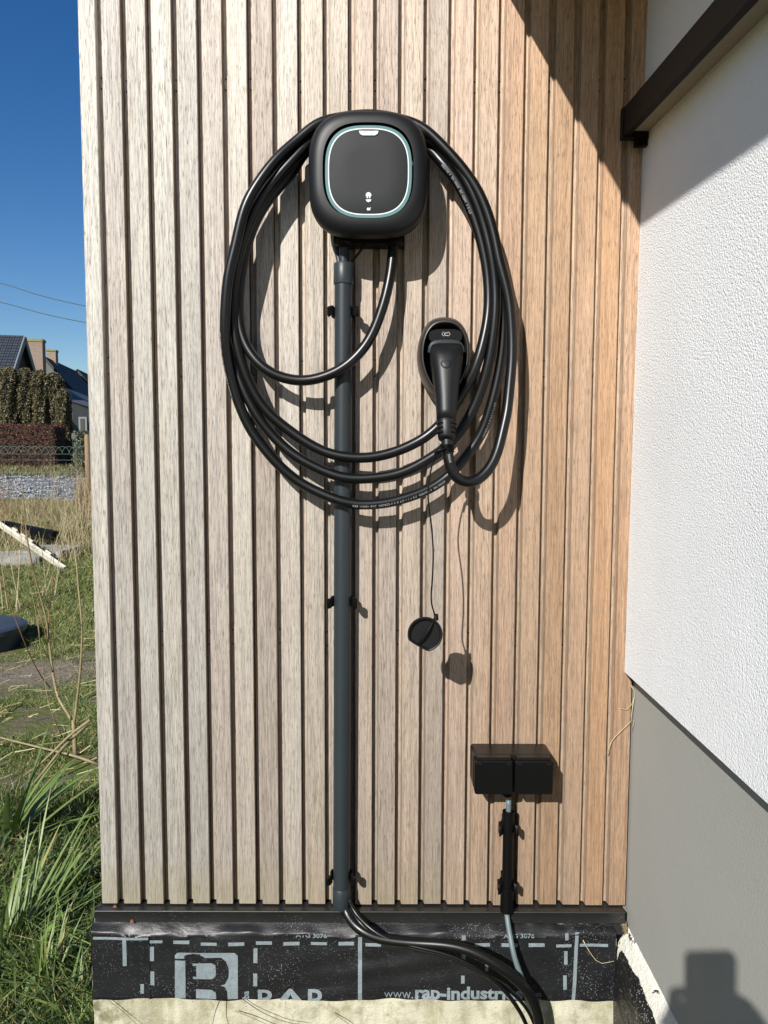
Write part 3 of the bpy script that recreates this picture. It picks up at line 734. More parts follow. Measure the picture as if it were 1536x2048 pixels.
# C mark on the dark inner collar
mb = MB().loft([[(x, -.050, z) for x, z in superell(.031, .014, 3, 32, 0, P(892, 672, -.068).z - hz)], [(x, -.067, z) for x, z in superell(.029, .012, 3, 32, 0, P(892, 672, -.067).z - hz)]]); autosmooth(mb.build('inner_collar', BLACK, ho), 40)
vs, fs = text_mesh('C', .0082, .0001, 1, 'CENTER')
p_ = P(892, 671.6, -.0676)
obj('mark_letter', [(q[0]*1.15+p_.x-hx, -.0676, q[1]+p_.z-hz) for q in vs], [f[::-1] for f in fs], GREYP, ho)
def polyline(name, pts, w, y, parent, mat, org):
    mb = MB()
    for a, b in zip(pts[:-1], pts[1:]):
        a = P(*a, y) - Vector(org); b = P(*b, y) - Vector(org); mb.bar(a, b, w, .0003, (0, -1, 0))
    return mb.build(name, mat, parent)
polyline('mark_bracket', [(888.5,664),(886.5,664.3),(883.8,667.9),(886.5,671.6),(888.5,672)],   .0007, -.0676, ho, GREYP, (hx, 0, hz))
polyline('mark_bracket', [(895.5,664),(897.5,664.3),(900.2,667.9),(897.5,671.6),(895.5,672)],   .0007, -.0676, ho, GREYP, (hx, 0, hz))
vs, fs = text_mesh('UP', .006, .0002, 1, 'CENTER')

# ------------------------------------------------------------------ charging plug
pg = thing('charging_plug', 'black charging plug hanging in the holster with its handle pointing down', 'plug', tuple(P(893, 780, -.11)))
def sec(u, v, y, wpx, dep, n=2.6, Np=40):
    c = P(u, v, y); a = (P(u + wpx/2, v, y).x - c.x)
    t = Vector((0, -.30, -.95))
    return [(c.x + x, c.y + q, c.z - q*.30) for x, q in superell(a, dep, n, Np)]
rings = [sec(892, 690, -.052, 58, .008, 3.5), sec(892, 692, -.056, 62, .014, 3.6), sec(892.5, 697, -.062, 65, .020, 3.4), sec(892.5, 708, -.069, 66, .025, 3), sec(892.5, 722, -.078, 65, .027, 2.7), sec(893, 743, -.087, 59, .024, 2.5), sec(893, 770, -.096, 51, .021, 2.4),
         sec(893, 798, -.105, 45, .019, 2.3), sec(893, 825, -.112, 41, .0178, 2.3), sec(892.6, 841, -.116, 39, .0170, 2.3)]
o = MB().loft(rings).build('grip', PLAST, pg, True); rel(o, pg)
arch = []
for (u, v) in ((856, 704), (857, 693), (862, 685), (871, 680.5), (882, 679.5), (892, 679), (903, 679.5), (914, 680.5), (923, 685), (928, 693), (929, 704)):
    a_ = P(u, v, -.073); b_ = P(892 + (u-892)*.84, 691 + (v-679)*.75 - 3.5, -.077); arch.append([tuple(a_), tuple(b_), tuple(b_ + Vector((0, .018, 0))), tuple(a_ + Vector((0, .018, 0)))])
o = MB().loft(arch).build('collar', PIPE, pg, False); autosmooth(o, 50); rel(o, pg)
# thumb dish
c = P(893.5, 726, -.1062)
rg = [[(c.x + r_*math.cos(a), c.y - h*1.0 + r_*math.sin(a)*.38, c.z + r_*math.sin(a)) for a in np.linspace(0, 2*math.pi, 28, endpoint=False)] for r_, h in ((.0112, -.004), (.0108, .0016), (.0090, .0030), (.004, .0038))]
o = MB().loft([r[::-1] for r in rg]).build('thumb_pad', PLAST2, pg, True); rel(o, pg)
rings = [sec(892.3, 842, -.1160, 38, .0166, 2.3), sec(892.3, 843, -.1162, 36.5, .0160, 2.3), sec(892.4, 847, -.117, 37.5, .0164, 2.3), sec(892.8, 862, -.120, 37, .0160, 2.3), sec(893.2, 874, -.123, 35, .0152, 2.2), sec(893.5, 879, -.124, 32, .0135, 2.2)]
o = MB().loft(rings).build('strain_relief', PLAST, pg, True); rel(o, pg)
for v, y in ((851, -.118), (860, -.1195), (869, -.1215)):
    for s_ in (-1, 1):
        pts = []
        for a in np.linspace(R(22), R(72), 6):
            c = P(892.8, v, y); pts.append((c.x + s_*.0170*math.sin(a), c.y - .0164*math.cos(a), c.z + .005*math.cos(a)))
        o = MB().tube(pts, .0016, 6).build('slot', BLACK, pg); rel(o, pg)
cyl('cable_nose', [P(894, 876, -.122), P(894.5, 893, -.125)], .0100, PLAST, pg, 20)
for (u, v, y) in ((925, 714, -.074), (912, 821, -.118)):
    c = P(u, v, y); o = MB().prism_y([(c.x + x, c.z + z) for x, z in disc(.0018, 10)], c.y - .003, c.y + .004).build('screw_hole', BLACK, pg); rel(o, pg)

# ------------------------------------------------------------------ dust cap
DC = .148
dc = thing('dust_cap', 'black D shaped rubber dust cap dangling on a thin cord below the plug', 'cap', tuple(P(850, 1268, -DC)))
cpt = P(850, 1267, -DC); Rr = .0288
def dring(s_, y, N_=48):
    r = []; nrm = Vector((-.50, -.865))
    for i in range(N_):
        a = 2*math.pi*i/N_; x, z = math.cos(a), math.sin(a); k = x*nrm.x + z*nrm.y
        if k > .76: 
            x, z = x - nrm.x*(k - .76)*.86, z - nrm.y*(k - .76)*.86
        r.append((x*Rr*s_, y, z*Rr*s_))
    return r
mb = MB().loft([dring(.90, .006), dring(1.0, .003), dring(1.03, 0), dring(1.03, -.004), dring(.99, -.0055), dring(.93, -.0055), dring(.90, -.0045), dring(.86, .001)], True, True)
autosmooth(mb.build('rim', PLAST, dc), 50)
a = Vector((.0150, 0, .0262)) * .93; b = Vector((-.0108, 0, -.0176))
mid = [(a + (b - a) * t) for t in np.linspace(0, 1, 13)]
rows = []
dirv = (b - a).normalized(); sv = Vector((dirv.z, 0, -dirv.x))
for t, m_ in zip(np.linspace(0, 1, 13), mid):
    h = .0015 + .0085 * math.sin(math.pi * t) ** .7; wd = .0022
    rows.append([tuple(m_ - sv*wd + Vector((0, .001, 0))), tuple(m_ - sv*wd*.6 + Vector((0, -h, 0))), tuple(m_ + sv*wd*.6 + Vector((0, -h, 0))), tuple(m_ + sv*wd + Vector((0, .001, 0)))])
autosmooth(MB().loft(rows).build('grip_bar', PLAST, dc), 40)
cord = seq([(889,893,.130),(880,898,.134),(874,901,.137),(865.6,922.6,.138),(857.6,965,.139),(856,994,.140),(860,1031,.141),(864,1062,.142),(866.5,1110,.144),(864.5,1160,.146),(862,1200,.147),(866,1220,.147),(872,1233,.147),(870,1240,.148)])
cyl('cord', catmull(cord, .006, 3), .0014, BLACK, dc, 8)
cyl('eyelet', [P(872, 1240, -DC), P(873, 1228, -DC)], [.0045, .003], BLACK, dc, 10)
tie = []
for k in range(5):
    p0 = P(894, 890 + k*3.2, -.125); tie.append([(p0.x + .0112*math.cos(a), p0.y + .0112*math.sin(a), p0.z + .001*math.sin(3*a+k)) for a in np.linspace(0, 2*math.pi, 20)])
mb = MB()
for t in tie: mb.tube(t, .0013, 6)
mb.tube([P(890, 897, -.137), P(880, 900, -.139), P(871, 905, -.139)], [.003, .0035, .0015], 8); mb.tube([P(884, 895, -.139), P(876, 908, -.138)], [.0028, .002], 8)
rel(mb.build('cord_knot', BLACK, dc, True), dc)
# twisted pigtail at the upper end of the cord
mb = MB()
for ph in (0, math.pi):
    base = np.array([tuple(P(872 - 5*t, 903 + 20*t, -.139)) for t in np.linspace(0, 1, 30)])
    mb.tube([b + .0018*np.array([math.cos(ph + k*.9), math.sin(ph + k*.9), 0]) for k, b in enumerate(base)], .0010, 6)
rel(mb.build('cord_twist', BLACK, dc, True), dc)

# ------------------------------------------------------------------ double socket
pz1 = P(949, 1516, -.070); pz2 = P(1107, 1590, -.070)
so = thing('socket_box', 'black double outdoor socket box with two flap lids on the slats', 'socket', (pz1.x, 0, pz2.z))
WX, HZ = pz2.x - pz1.x, pz1.z - pz2.z
def rbox(x0, x1, z0, z1, r, y0, y1, n=5, bev=.002):
    def rr_(d):
        pts = []
        for cx, cz, a0 in ((x1-r, z1-r, 0), (x0+r, z1-r, 90), (x0+r, z0+r, 180), (x1-r, z0+r, 270)):
            for k in range(n): a = R(a0 + 90*k/(n-1)); pts.append((cx + (r-d)*math.cos(a), cz + (r-d)*math.sin(a)))
        return pts
    return MB().loft([[(x, y0, z) for x, z in rr_(0)], [(x, y1 + bev, z) for x, z in rr_(0)], [(x, y1, z) for x, z in rr_(bev)]])
autosmooth(rbox(.0, WX, .003, HZ, .006, -.001, -.052).build('housing', SOCK, so), 40)
for i in range(2):
    x0 = .001 + i*(WX/2 + .0005); x1 = x0 + WX/2 - .0025
    lid = autosmooth(rbox(x0, x1, .0, HZ - .006, .005, -.0525, -.070).build('lid', BLACK, so), 40)
    MB().box((x0 + .004, -.066, HZ - .0055), (x1 - .004, -.053, HZ - .0005)).build('hinge', SOCK, so)
    for q in (x0 + .004, x1 - .013):
        MB().box((q, -.0715, HZ - .013), (q + .009, -.0703, HZ - .0062)).build('hinge_lug', SOCK, so)
gx = P(1016, 1600, -.035).x - pz1.x
o = MB().tube([(gx, -.032, .0035), (gx, -.032, -.006), (gx, -.032, -.0065), (gx, -.032, -.018)], [.0125, .0125, .0145, .0105], 12).build('gland', BLACK, so); autosmooth(o, 30)
# its grey feed cable, conduit and clips
sc_ = thing('socket_conduit', 'short black conduit clipped to the slats below the socket box', 'pipe', tuple(P(1014, 1822, -.032)))
cyl('pipe', [P(1017, 1622, -.032), P(1013.5, 1800, -.032)], .0098, BLACK, sc_, 24)
cyl('coupling', [P(1016.8, 1622, -.032), P(1016, 1656, -.032)], .0112, BLACK, sc_, 24)
cyl('coupling', [P(1013.8, 1772, -.032), P(1013, 1822, -.032)], [.0118, .0122], BLACK, sc_, 24)
cm2 = None
for v in (1659, 1775):
    u = 1016.2 if v < 1700 else 1013.8
    if cm2 is None:
        mb = clip_mesh(); mb.v = [(x*.66, z_*.66 if z_ < 0 else min(z_*1.2, .0318), q*1.05) for x, z_, q in mb.v]
        mb.box((-.0165, .000, -.010), (-.008, .012, .010))
        c = cm2 = mb.build('clip', BLACK, sc_); autosmooth(c, 50)
    else: c = cm2.copy(); link(c, sc_)
    c.location = P(u, v, -.032) - Vector(sc_.location)
gc = catmull(seq([(1017,1600,.032),(1017,1640,.032),(1014,1760,.032),(1013,1822,.034),(1016,1848,.045),(1021,1876,.062),(1028,1912,.075),(1038,1942,.082),(1050,1970,.086),(1062,2000,.088),(1072,2040,.088),(1078,2100,.088),(1080,2250,.085)]), .008, 4)
o = MB().tube(gc, .0050, 14).build('grey_cable', GREYC, None, True); tag(o, 'thin grey cable leaving the socket conduit towards the ground', 'cable'); setloc(o, tuple(P(1020, 1870, -.06)))
def wire(name, L, r, label, mat=RUBBER, sm_=6):
    pts = catmull(seq(L), .008, sm_); o = MB().tube(pts, r, 14).build(name, mat, None, True); tag(o, label, 'cable'); setloc(o, tuple(pts[len(pts)//2])); return o
wire('supply_cable', [(686,1790,.027),(688,1812,.028),(696,1834,.040),(718,1858,.058),(751,1875,.066),(788,1882,.070),(834,1886,.074),(895,1890,.082),(941,1901,.090),(980,1921,.098),(1017,1945,.104),(1048,1973,.106),(1069,2006,.106),(1079,2046,.105),(1082,2110,.10),(1082,2300,.09)], .0098, 'thick black supply cable sweeping right from the long conduit over the foil')
wire('data_cable', [(697,1795,.030),(701,1812,.032),(715,1832,.044),(736,1853,.060),(762,1872,.070),(800,1886,.076),(840,1896,.082),(895,1909,.088),(941,1930,.094),(987,1960,.100),(1017,1990,.102),(1039,2022,.102),(1052,2048,.10),(1066,2110,.095),(1070,2300,.09)], .0038, 'thin black cable curving just under the thick supply cable')
wire('earth_cable', [(690,1795,.024),(697,1812,.026),(712,1836,.052),(736,1862,.064),(775,1884,.070),(834,1900,.076),(895,1914,.080),(941,1936,.084),(990,1962,.088),(1030,1990,.090),(1058,2024,.092),(1072,2060,.092),(1078,2120,.09),(1078,2300,.09)], .0032, 'thinner black wire running between supply cable and data cable')

# ------------------------------------------------------------------ vegetation helpers
def leafmat(name, rough=.55, trans=.0):
    k = N(name); at = k.n('ShaderNodeAttribute', attribute_type='GEOMETRY', attribute_name='Col')
    co = k.coords('Object'); n_ = k.noise(co, 60, 3)
    c = k.mix(1, at.outputs['Color'], k.ramp(n_, [(.2, .7), (.8, 1.25)]), 'MULTIPLY')
    k.fin(c, rough, None, .35)
    return k.m
GRASSM = leafmat('grass blades'); LEAFM = leafmat('foliage leaves', .7)
def facemesh(name, V, Fq, cols, mat, parent=None, tri=False):
    """V (n,k,3) face corners, cols (n,3)"""
    me = bpy.data.meshes.new(name); n, k = V.shape[0], V.shape[1]
    me.vertices.add(n*k); me.vertices.foreach_set('co', V.reshape(-1).astype(np.float32))
    Fq = np.asarray(Fq); nf = len(Fq); kk = Fq.shape[1]
    loops = (np.arange(n)[:, None, None]*k + Fq[None]).reshape(-1)
    me.loops.add(len(loops)); me.loops.foreach_set('vertex_index', loops.astype(np.int32))
    me.polygons.add(n*nf); me.polygons.foreach_set('loop_start', (np.arange(n*nf)*kk).astype(np.int32)); me.polygons.foreach_set('loop_total', np.full(n*nf, kk, np.int32))
    me.update(calc_edges=True)
    ca = me.color_attributes.new('Col', 'FLOAT_COLOR', 'POINT')
    c4 = np.ones((n, k, 4), np.float32); c4[..., :3] = cols[:, None, :]; ca.data.foreach_set('color', c4.reshape(-1))
    me.materials.append(mat); me.validate()
    o = bpy.data.objects.new(name, me); link(o, parent); return o
def blades(px, py, h, wd, lean, pal, pw, curl=.5, az=None, droop=0):
    n = len(px); z = gz(px, py); az = rng.uniform(0, 2*math.pi, n) if az is None else az
    h = h * rng.uniform(.45, 1.15, n); le = lean * rng.uniform(.1, 1.3, n); wd = wd * rng.uniform(.6, 1.3, n)
    d = np.stack([np.cos(az), np.sin(az), np.zeros(n)], 1); sd_ = np.stack([-np.sin(az), np.cos(az), np.zeros(n)], 1)
    fa = rng.uniform(0, 2*math.pi, n); sd_ = np.stack([np.cos(fa), np.sin(fa), np.zeros(n)], 1)
    b = np.stack([px, py, z - .01], 1); up = np.array([0, 0, 1.])
    p1 = b + d*(le*.25*h)[:, None] + up*(h*.5)[:, None]
    p2 = b + d*(le*.95*h)[:, None] + up*(h*(1 - droop*le*.5))[:, None]
    V = np.stack([b - sd_*wd[:, None]/2, b + sd_*wd[:, None]/2, p1 + sd_*wd[:, None]*.42, p1 - sd_*wd[:, None]*.42, p2], 1)
    pal = np.array(pal); c = pal[rng.choice(len(pal), n, p=np.array(pw)/sum(pw))] * rng.uniform(.7, 1.3, (n, 1))
    return V, c
FB = [(0, 1, 2), (0, 2, 3), (3, 2, 4)]
G1, G2, G3, G4 = (.055, .095, .022), (.105, .15, .035), (.19, .21, .055), (.025, .048, .016)
ST, ST2, BR = (.33, .27, .14), (.24, .19, .10), (.13, .085, .045)
def wedge(n, d0, d1, a0=-.56, a1=-.36, pw=1.0):
    d = (rng.uniform(d0**pw, d1**pw, n)) ** (1/pw); a = rng.uniform(a0, a1, n); return a*d, d - 1.43
def keep(px, py):
    m = ~((px > -.575) & (py > -.03)) ; return px[m], py[m]
Vs, Cs = [], []
def put(V, c): Vs.append(V); Cs.append(c)
def gn(px, py, s=1.3): return np.sin(px*s*2.1 + py*s*1.3) + np.sin(px*s*4.7 - py*s*3.9 + 2) + .7*np.sin(px*s*9.1 + py*s*8.3)
# lush grass near, mossy lawn beyond, dry meadow far
for n, d0, d1, a0, a1 in ((26000, 1.15, 2.9, -.60, -.34), (12000, .9, 3.2, -1.3, -.60)):
    px, py = keep(*wedge(n, d0, d1, a0, a1)); m = (gn(px, py, 3) > -1.1) | (rng.random(len(px)) < .3); px, py = px[m], py[m]
    put(*blades(px, py, .11, .0050, 1.0, [G1, G2, G3, G4, ST, ST2], [3, 3, 2.2, 3, .9, .6]))
px, py = keep(*wedge(2000, 1.2, 2.7, -.62, -.34)); put(*blades(px, py, .20, .0085, 1.2, [G1, G2, G4, ST], [3, 3, 2, .3], droop=.6))
px, py = keep(*wedge(9000, 1.3, 2.6)); put(*blades(px, py, .05, .012, 1.2, [G1, G2, G4], [3, 3, 2]))
for n, d0, d1, a0, a1 in ((60000, 2.6, 5.6, -.56, -.36), (20000, 2.6, 6, -1.2, -.56)):
    px, py = keep(*wedge(n, d0, d1, a0, a1)); m = gn(px, py) > -.7; px, py = px[m], py[m]
    pth = np.abs(py - .35*px + .25 - 4.15); m = (pth > .35) | (rng.random(len(px)) < .12); px, py = px[m], py[m]
    put(*blades(px, py, .045, .004, 1.4, [G1, G2, G3, G4, ST, ST2], [3, 3.4, 3.2, 1.2, .9, .5]))
for n, d0, d1 in ((50000, 5.2, 9.5),):
    px, py = keep(*wedge(n, d0, d1, -.6, -.33)); put(*blades(px, py, .07, .006, 1.5, [G1, G2, G3, ST, ST2, BR], [3, 3.4, 3.0, .9, .8, .4]))
for n, d0, d1 in ((34000, 8.2, 14.2),):
    px, py = keep(*wedge(n, d0, d1, -.6, -.33)); m = (gn(px, py, .5) > -1.2) & (rng.random(len(px)) < np.where(py < 8.3, .25, 1)); put(*blades(px[m], py[m], .20, .007, 1.0, [G2, ST, ST2, BR, G3], [1.5, 2.2, 2.4, 1.8, 1.2]))
px, py = wedge(900, 8.5, 13.5, -.58, -.34); put(*blades(px, py, .42, .005, .5, [ST, ST2, BR], [2, 2, 2]))
px, py = wedge(900, 11, 15, -.40, -.36); put(*blades(px, py, .7, .006, .4, [ST, ST2, BR], [1, 2, 3]))
px, py = wedge(9000, 22, 26, -.58, -.34); put(*blades(px, py, .15, .02, .8, [G2, ST2, BR, G1], [1, 2, 2, 2]))
V = np.concatenate(Vs); C = np.concatenate(Cs)
g = facemesh('grass', V, FB, C, GRASSM); kind(g, 'stuff'); g['label'] = 'green and straw coloured meadow grass left of the timber wall'
# straw litter lying on the ground
n = 800; d = rng.uniform(2.5, 9, n)**1.0; a = rng.uniform(-.56, -.37, n); px, py = a*d, d - 1.43; px, py = keep(px, py); n = len(px)
az = rng.uniform(0, math.pi, n); L = rng.uniform(.02, .12, n); z = gz(px, py) + rng.uniform(.01, .05, n)
dd = np.stack([np.cos(az)*L, np.sin(az)*L, rng.uniform(-.02, .02, n)], 1); c_ = np.stack([px, py, z], 1); wv = np.stack([-np.sin(az), np.cos(az), np.zeros(n)], 1)*.0016 + np.array([0, 0, .0012])
V = np.stack([c_ - dd/2 - wv, c_ + dd/2 - wv, c_ + dd/2 + wv, c_ - dd/2 + wv], 1)
pal = np.array([ST, (.45, .38, .22), ST2, BR]); C = pal[rng.choice(4, n, p=[.35, .2, .3, .15])]
g = facemesh('straw_litter', V, [(0, 1, 2, 3)], C, GRASSM); kind(g, 'stuff'); g['label'] = 'dry straw litter strewn over the grass'
# gravel stones
n = 9000; d = rng.uniform(16.2, 25, n); a = rng.uniform(-.58, -.34, n); px, py = a*d, d - 1.43; r = rng.uniform(.012, .04, n); z = gz(px, py)
o8 = np.array([(1,0,0),(0,1,0),(-1,0,0),(0,-1,0),(0,0,.7),(0,0,-.7)]); V = np.stack([px, py, z + .005], 1)[:, None, :] + o8[None]*r[:, None, None]*rng.uniform(.6, 1.3, (n, 6, 1))
C = np.array([(.26, .28, .30), (.15, .165, .18), (.36, .37, .37), (.20, .19, .15)])[rng.choice(4, n)]
g = facemesh('gravel', V, [(0,1,4),(1,2,4),(2,3,4),(3,0,4),(1,0,5),(2,1,5),(3,2,5),(0,3,5)], C, GRASSM); kind(g, 'stuff'); g['label'] = 'blue grey gravel yard behind the wire fence'

n = 9000; px, py = keep(*wedge(n, 1.25, 3.0, -.62, -.34)); m = gn(px, py, 2.2) > -.3; px, py = px[m], py[m]; n = len(px)
az = rng.uniform(0, 2*math.pi, n); sz = rng.uniform(.006, .017, n); z = gz(px, py) + rng.uniform(.005, .06, n); tl = rng.uniform(-.5, .5, n)
e1 = np.stack([np.cos(az), np.sin(az), tl], 1)*sz[:, None]; e2 = np.stack([-np.sin(az), np.cos(az), rng.uniform(-.4, .4, n)], 1)*sz[:, None]*.62; c_ = np.stack([px, py, z], 1)
V = np.stack([c_ - e1, c_ - e1*.35 - e2, c_ + e1*.45 - e2*.85, c_ + e1, c_ + e1*.45 + e2*.85, c_ - e1*.35 + e2], 1)
pal = np.array([(.06, .115, .022), (.09, .155, .03), (.13, .20, .045), (.035, .065, .018), (.22, .16, .07)]); C = pal[rng.choice(5, n, p=[.3, .3, .15, .17, .08])]*rng.uniform(.7, 1.3, (n, 1))
g = facemesh('ground_cover', V, [(0, 1, 2, 3, 4, 5)], C, GRASSM); kind(g, 'stuff'); g['label'] = 'small leafed weeds carpeting the soil beside the wall foot'
# broad-leaved plants with single leaves
def leafcol(name, col, rough=.45):
    k = N(name); co = k.coords(rand=True); mp = k.n('ShaderNodeMapping'); mp.inputs['Scale'].default_value = (40, 40, 6); k.l(co, mp.inputs[0])
    n_ = k.noise(mp.outputs[0], 3, 4); oi = k.n('ShaderNodeObjectInfo')
    c = k.mix(n_, tuple(q*.7 for q in col), tuple(q*1.35 for q in col)); c = k.mix(k.math('MULTIPLY', oi.outputs['Random'], .45), c, (.16, .19, .04))
    return k.fin(c, rough, k.bump(n_, .3, .002), .4)
LF1 = leafcol('strap leaf green', (.075, .125, .035)); LF2 = leafcol('dock leaf green', (.085, .15, .028)); LFD = leafcol('withered leaf', (.30, .22, .10), .8)
def strap_leaf(base, az, L, wd, rise, droop, mat, parent, n=9):
    b = np.array(base, float); pts = []; d = np.array([math.cos(az), math.sin(az), 0]); sd_ = np.array([-math.sin(az), math.cos(az), 0])
    for t in np.linspace(0, 1, n):
        s_ = L*t; pts.append(b + d*(s_*math.cos(rise)*(1 + .2*t)) + np.array([0, 0, s_*math.sin(rise) - droop*L*t*t]))
    V = []; F_ = []
    for i, (t, p) in enumerate(zip(np.linspace(0, 1, n), pts)):
        w_ = wd * (.55 + .9*t - 1.35*t*t) if t < 1 else .0004
        w_ = max(w_, .0005); V += [tuple(p - sd_*w_/2 + np.array([0, 0, w_*.22])), tuple(p), tuple(p + sd_*w_/2 + np.array([0, 0, w_*.22]))]
    for i in range(n - 1):
        F_ += [(3*i, 3*i+1, 3*i+4, 3*i+3), (3*i+1, 3*i+2, 3*i+5, 3*i+4)]
    o = obj('leaf', V, F_, mat, parent, True); rel(o, parent); return o
def strap_plant(u, v, dist, n, L, wd, label, mat=LF1, azr=(0, 2*math.pi), rise=(50, 85), droop=(.1, .5), nm='strap_leaf_plant', cat='plant', grp=None, lab=True):
    p = PD(u, v, dist); z = float(gz(p.x, p.y)); t = thing(nm, label, cat, (p.x, p.y, z), grp)
    for i in range(n):
        b = (p.x + random.uniform(-.025, .025), p.y + random.uniform(-.025, .025), z - .005)
        strap_leaf(b, random.uniform(*azr), L*random.uniform(.55, 1.1), wd*random.uniform(.7, 1.2), R(random.uniform(*rise)), random.uniform(*droop), LFD if random.random() < .04 else mat, t)
    return t
strap_plant(6, 1690, 2.45, 15, .46, .036, 'broad strap leaved plant rising at the left picture edge', azr=(R(-60), R(75)), rise=(35, 82), droop=(.0, .35))
strap_plant(18, 1870, 1.95, 70, .44, .0125, 'dense tuft of long narrow leaves leaning right beside the wall foot', azr=(R(-70), R(100)), rise=(30, 80), droop=(.05, .5), nm='grass_tuft', cat='grass tuft')
strap_plant(60, 1900, 2.0, 40, .32, .013, 'lower grass tuft between the long tuft and the foil corner', azr=(R(-90), R(120)), rise=(25, 75), droop=(.05, .6), nm='grass_tuft', cat='grass tuft')
strap_plant(95, 2040, 1.75, 70, .28, .0085, 'fine bladed grass tuft at the lower left picture corner', azr=(R(-90), R(180)), rise=(45, 88), droop=(.0, .5), nm='grass_tuft', cat='grass tuft')
strap_plant(165, 2060, 1.68, 40, .22, .006, 'fine grass tuft leaning against the concrete footing corner', azr=(R(-60), R(160)), rise=(35, 85), droop=(.1, .6), nm='grass_tuft', cat='grass tuft')
strap_plant(30, 2030, 1.80, 18, .22, .034, 'leafy dock plant with short broad leaves low in the left corner', LF2, rise=(15, 60), droop=(.1, .4), nm='dock_plant')
strap_plant(140, 1720, 2.35, 16, .16, .024, 'small leafy weed growing halfway up beside the timber edge', LF2, rise=(20, 70), droop=(.1, .5), nm='leafy_weed')
strap_plant(185, 1700, 2.30, 14, .15, .022, 'leafy weed tucked directly against the timber corner', LF2, rise=(20, 75), droop=(.1, .5), nm='leafy_weed')
strap_plant(90, 1790, 2.15, 16, .15, .024, 'leafy weed amid the long grass left of the wall foot', LF2, rise=(15, 65), droop=(.1, .5), nm='leafy_weed')

# sapling and dry weeds
TWIG = simple('twig bark', (.20, .165, .085), .7, .25, 40); TWIG2 = simple('reddish twig bark', (.24, .12, .065), .7, .2, 40); STRAWM = simple('dry stem straw', (.40, .33, .20), .8, .2, 60)
SD = 3.35
sp_ = PD(150, 1520, SD); sa = thing('sapling', 'leafless young sapling with thin upright branches left of the timber wall', 'sapling', (sp_.x, sp_.y, float(gz(sp_.x, sp_.y))))
def branch(name, L, r0, r1, mat, parent, dd=0):
    pts = catmull([PD(u, v, SD + k) for u, v, k in L], .03, 1); o = MB().tube(pts, np.linspace(r0*.72, r1*.8, len(pts)), 7).build(name, mat, parent, True); rel(o, parent)
branch('trunk', [(151,1530,0),(150,1500,0),(148,1460,0),(146,1440,0)], .014, .011, TWIG, sa)
branch('branch', [(147,1450,0),(135,1425,0),(118,1400,.02),(108,1360,.05),(100,1300,.05),(93,1240,.03),(80,1190,0),(62,1120,-.05),(50,1040,-.08),(45,970,-.1)], .010, .002, TWIG, sa)
branch('branch', [(148,1450,0),(153,1410,0),(160,1350,-.03),(163,1300,-.05),(164,1260,-.05),(161,1215,-.05),(157,1180,-.03),(152,1120,0),(140,1060,.05),(128,1000,.05)], .009, .002, TWIG, sa)
branch('branch', [(117,1395,.02),(118,1360,0),(124,1310,-.05),(138,1255,-.1),(158,1208,-.1)], .003, .0015, TWIG, sa)
branch('branch', [(96,1285,.04),(84,1240,0),(70,1170,-.05),(58,1100,-.1),(40,1030,-.1)], .003, .0012, TWIG2, sa)
branch('branch', [(98,1260,.04),(96,1240,.05),(102,1200,.05),(106,1150,.05),(108,1090,.05)], .003, .0012, TWIG2, sa)
branch('branch', [(105,1345,.05),(98,1320,0),(82,1290,-.05),(77,1260,-.1),(70,1215,-.1),(60,1170,-.1),(52,1120,-.1)], .0035, .0012, TWIG, sa)
branch('branch', [(125,1475,0),(105,1430,-.1),(96,1400,-.1),(88,1350,-.1),(80,1290,-.12),(76,1230,-.14)], .0035, .002, TWIG, sa)
branch('branch', [(108,1312,.05),(110,1285,.08),(109,1240,.08),(105,1205,.08)], .002, .001, TWIG, sa)
branch('branch', [(100,1375,.0),(82,1352,-.1),(62,1315,-.2),(45,1275,-.3),(28,1230,-.35),(5,1165,-.4),(-12,1120,-.4)], .004, .0016, TWIG2, sa)
branch('branch', [(146,1440,0),(147,1415,.02),(148,1395,.03)], .003, .001, TWIG, sa)
for i, (L, lab) in enumerate([([(180,1440,0),(140,1470,0),(100,1510,0),(60,1545,-.1),(20,1570,-.2)], 'bundle stick lying slanting left of the sapling foot'),
        ([(175,1450,.1),(130,1490,0),(90,1540,-.1),(30,1610,-.25),(15,1620,-.3)], 'long grey stick crossing in front of the sapling foot'),
        ([(200,1530,0),(150,1512,0),(80,1495,.1),(0,1475,.2)], 'brown stick lying flat behind the sapling foot')]):
    pts = catmull([PD(u, v, SD - .2 + k) for u, v, k in L], .04, 1); o = MB().tube(pts, np.linspace(.0065, .004, len(pts)), 6).build('stick', TWIG, None, True); tag(o, lab, 'stick'); setloc(o, tuple(pts[0]))
def weed(u, v, dist, h, n, label, mat=STRAWM, spread=.3, grp='dry weed stems on the meadow'):
    p = PD(u, v, dist); z = float(gz(p.x, p.y)); t = thing('dry_weed', label, 'weed', (p.x, p.y, z), grp)
    for i in range(n):
        a = random.uniform(0, 2*math.pi); l = random.uniform(.05, spread); hh = h*random.uniform(.6, 1.05)
        b = Vector((p.x + random.uniform(-.08, .08), p.y + random.uniform(-.08, .08), z - .01)); e = b + Vector((math.cos(a)*l, math.sin(a)*l, hh))
        m_ = (b + e)/2 + Vector((random.uniform(-.03, .03), 0, .02)); pts = catmull([b, m_, e], .05)
        o = MB().tube(pts, np.linspace(.0032, .0012, len(pts)), 5).build('stem', mat, t, True); rel(o, t)
        for q in range(3):
            s_ = pts[int(len(pts)*random.uniform(.45, .9))]; e2 = Vector(s_) + Vector((random.uniform(-.12, .12), random.uniform(-.1, .1), random.uniform(.05, .18)))
            o = MB().tube([s_, (Vector(s_)*.5 + e2*.5) + Vector((0, 0, .01)), e2], [.0016, .0012, .0008], 4).build('twig', mat, t, True); rel(o, t)
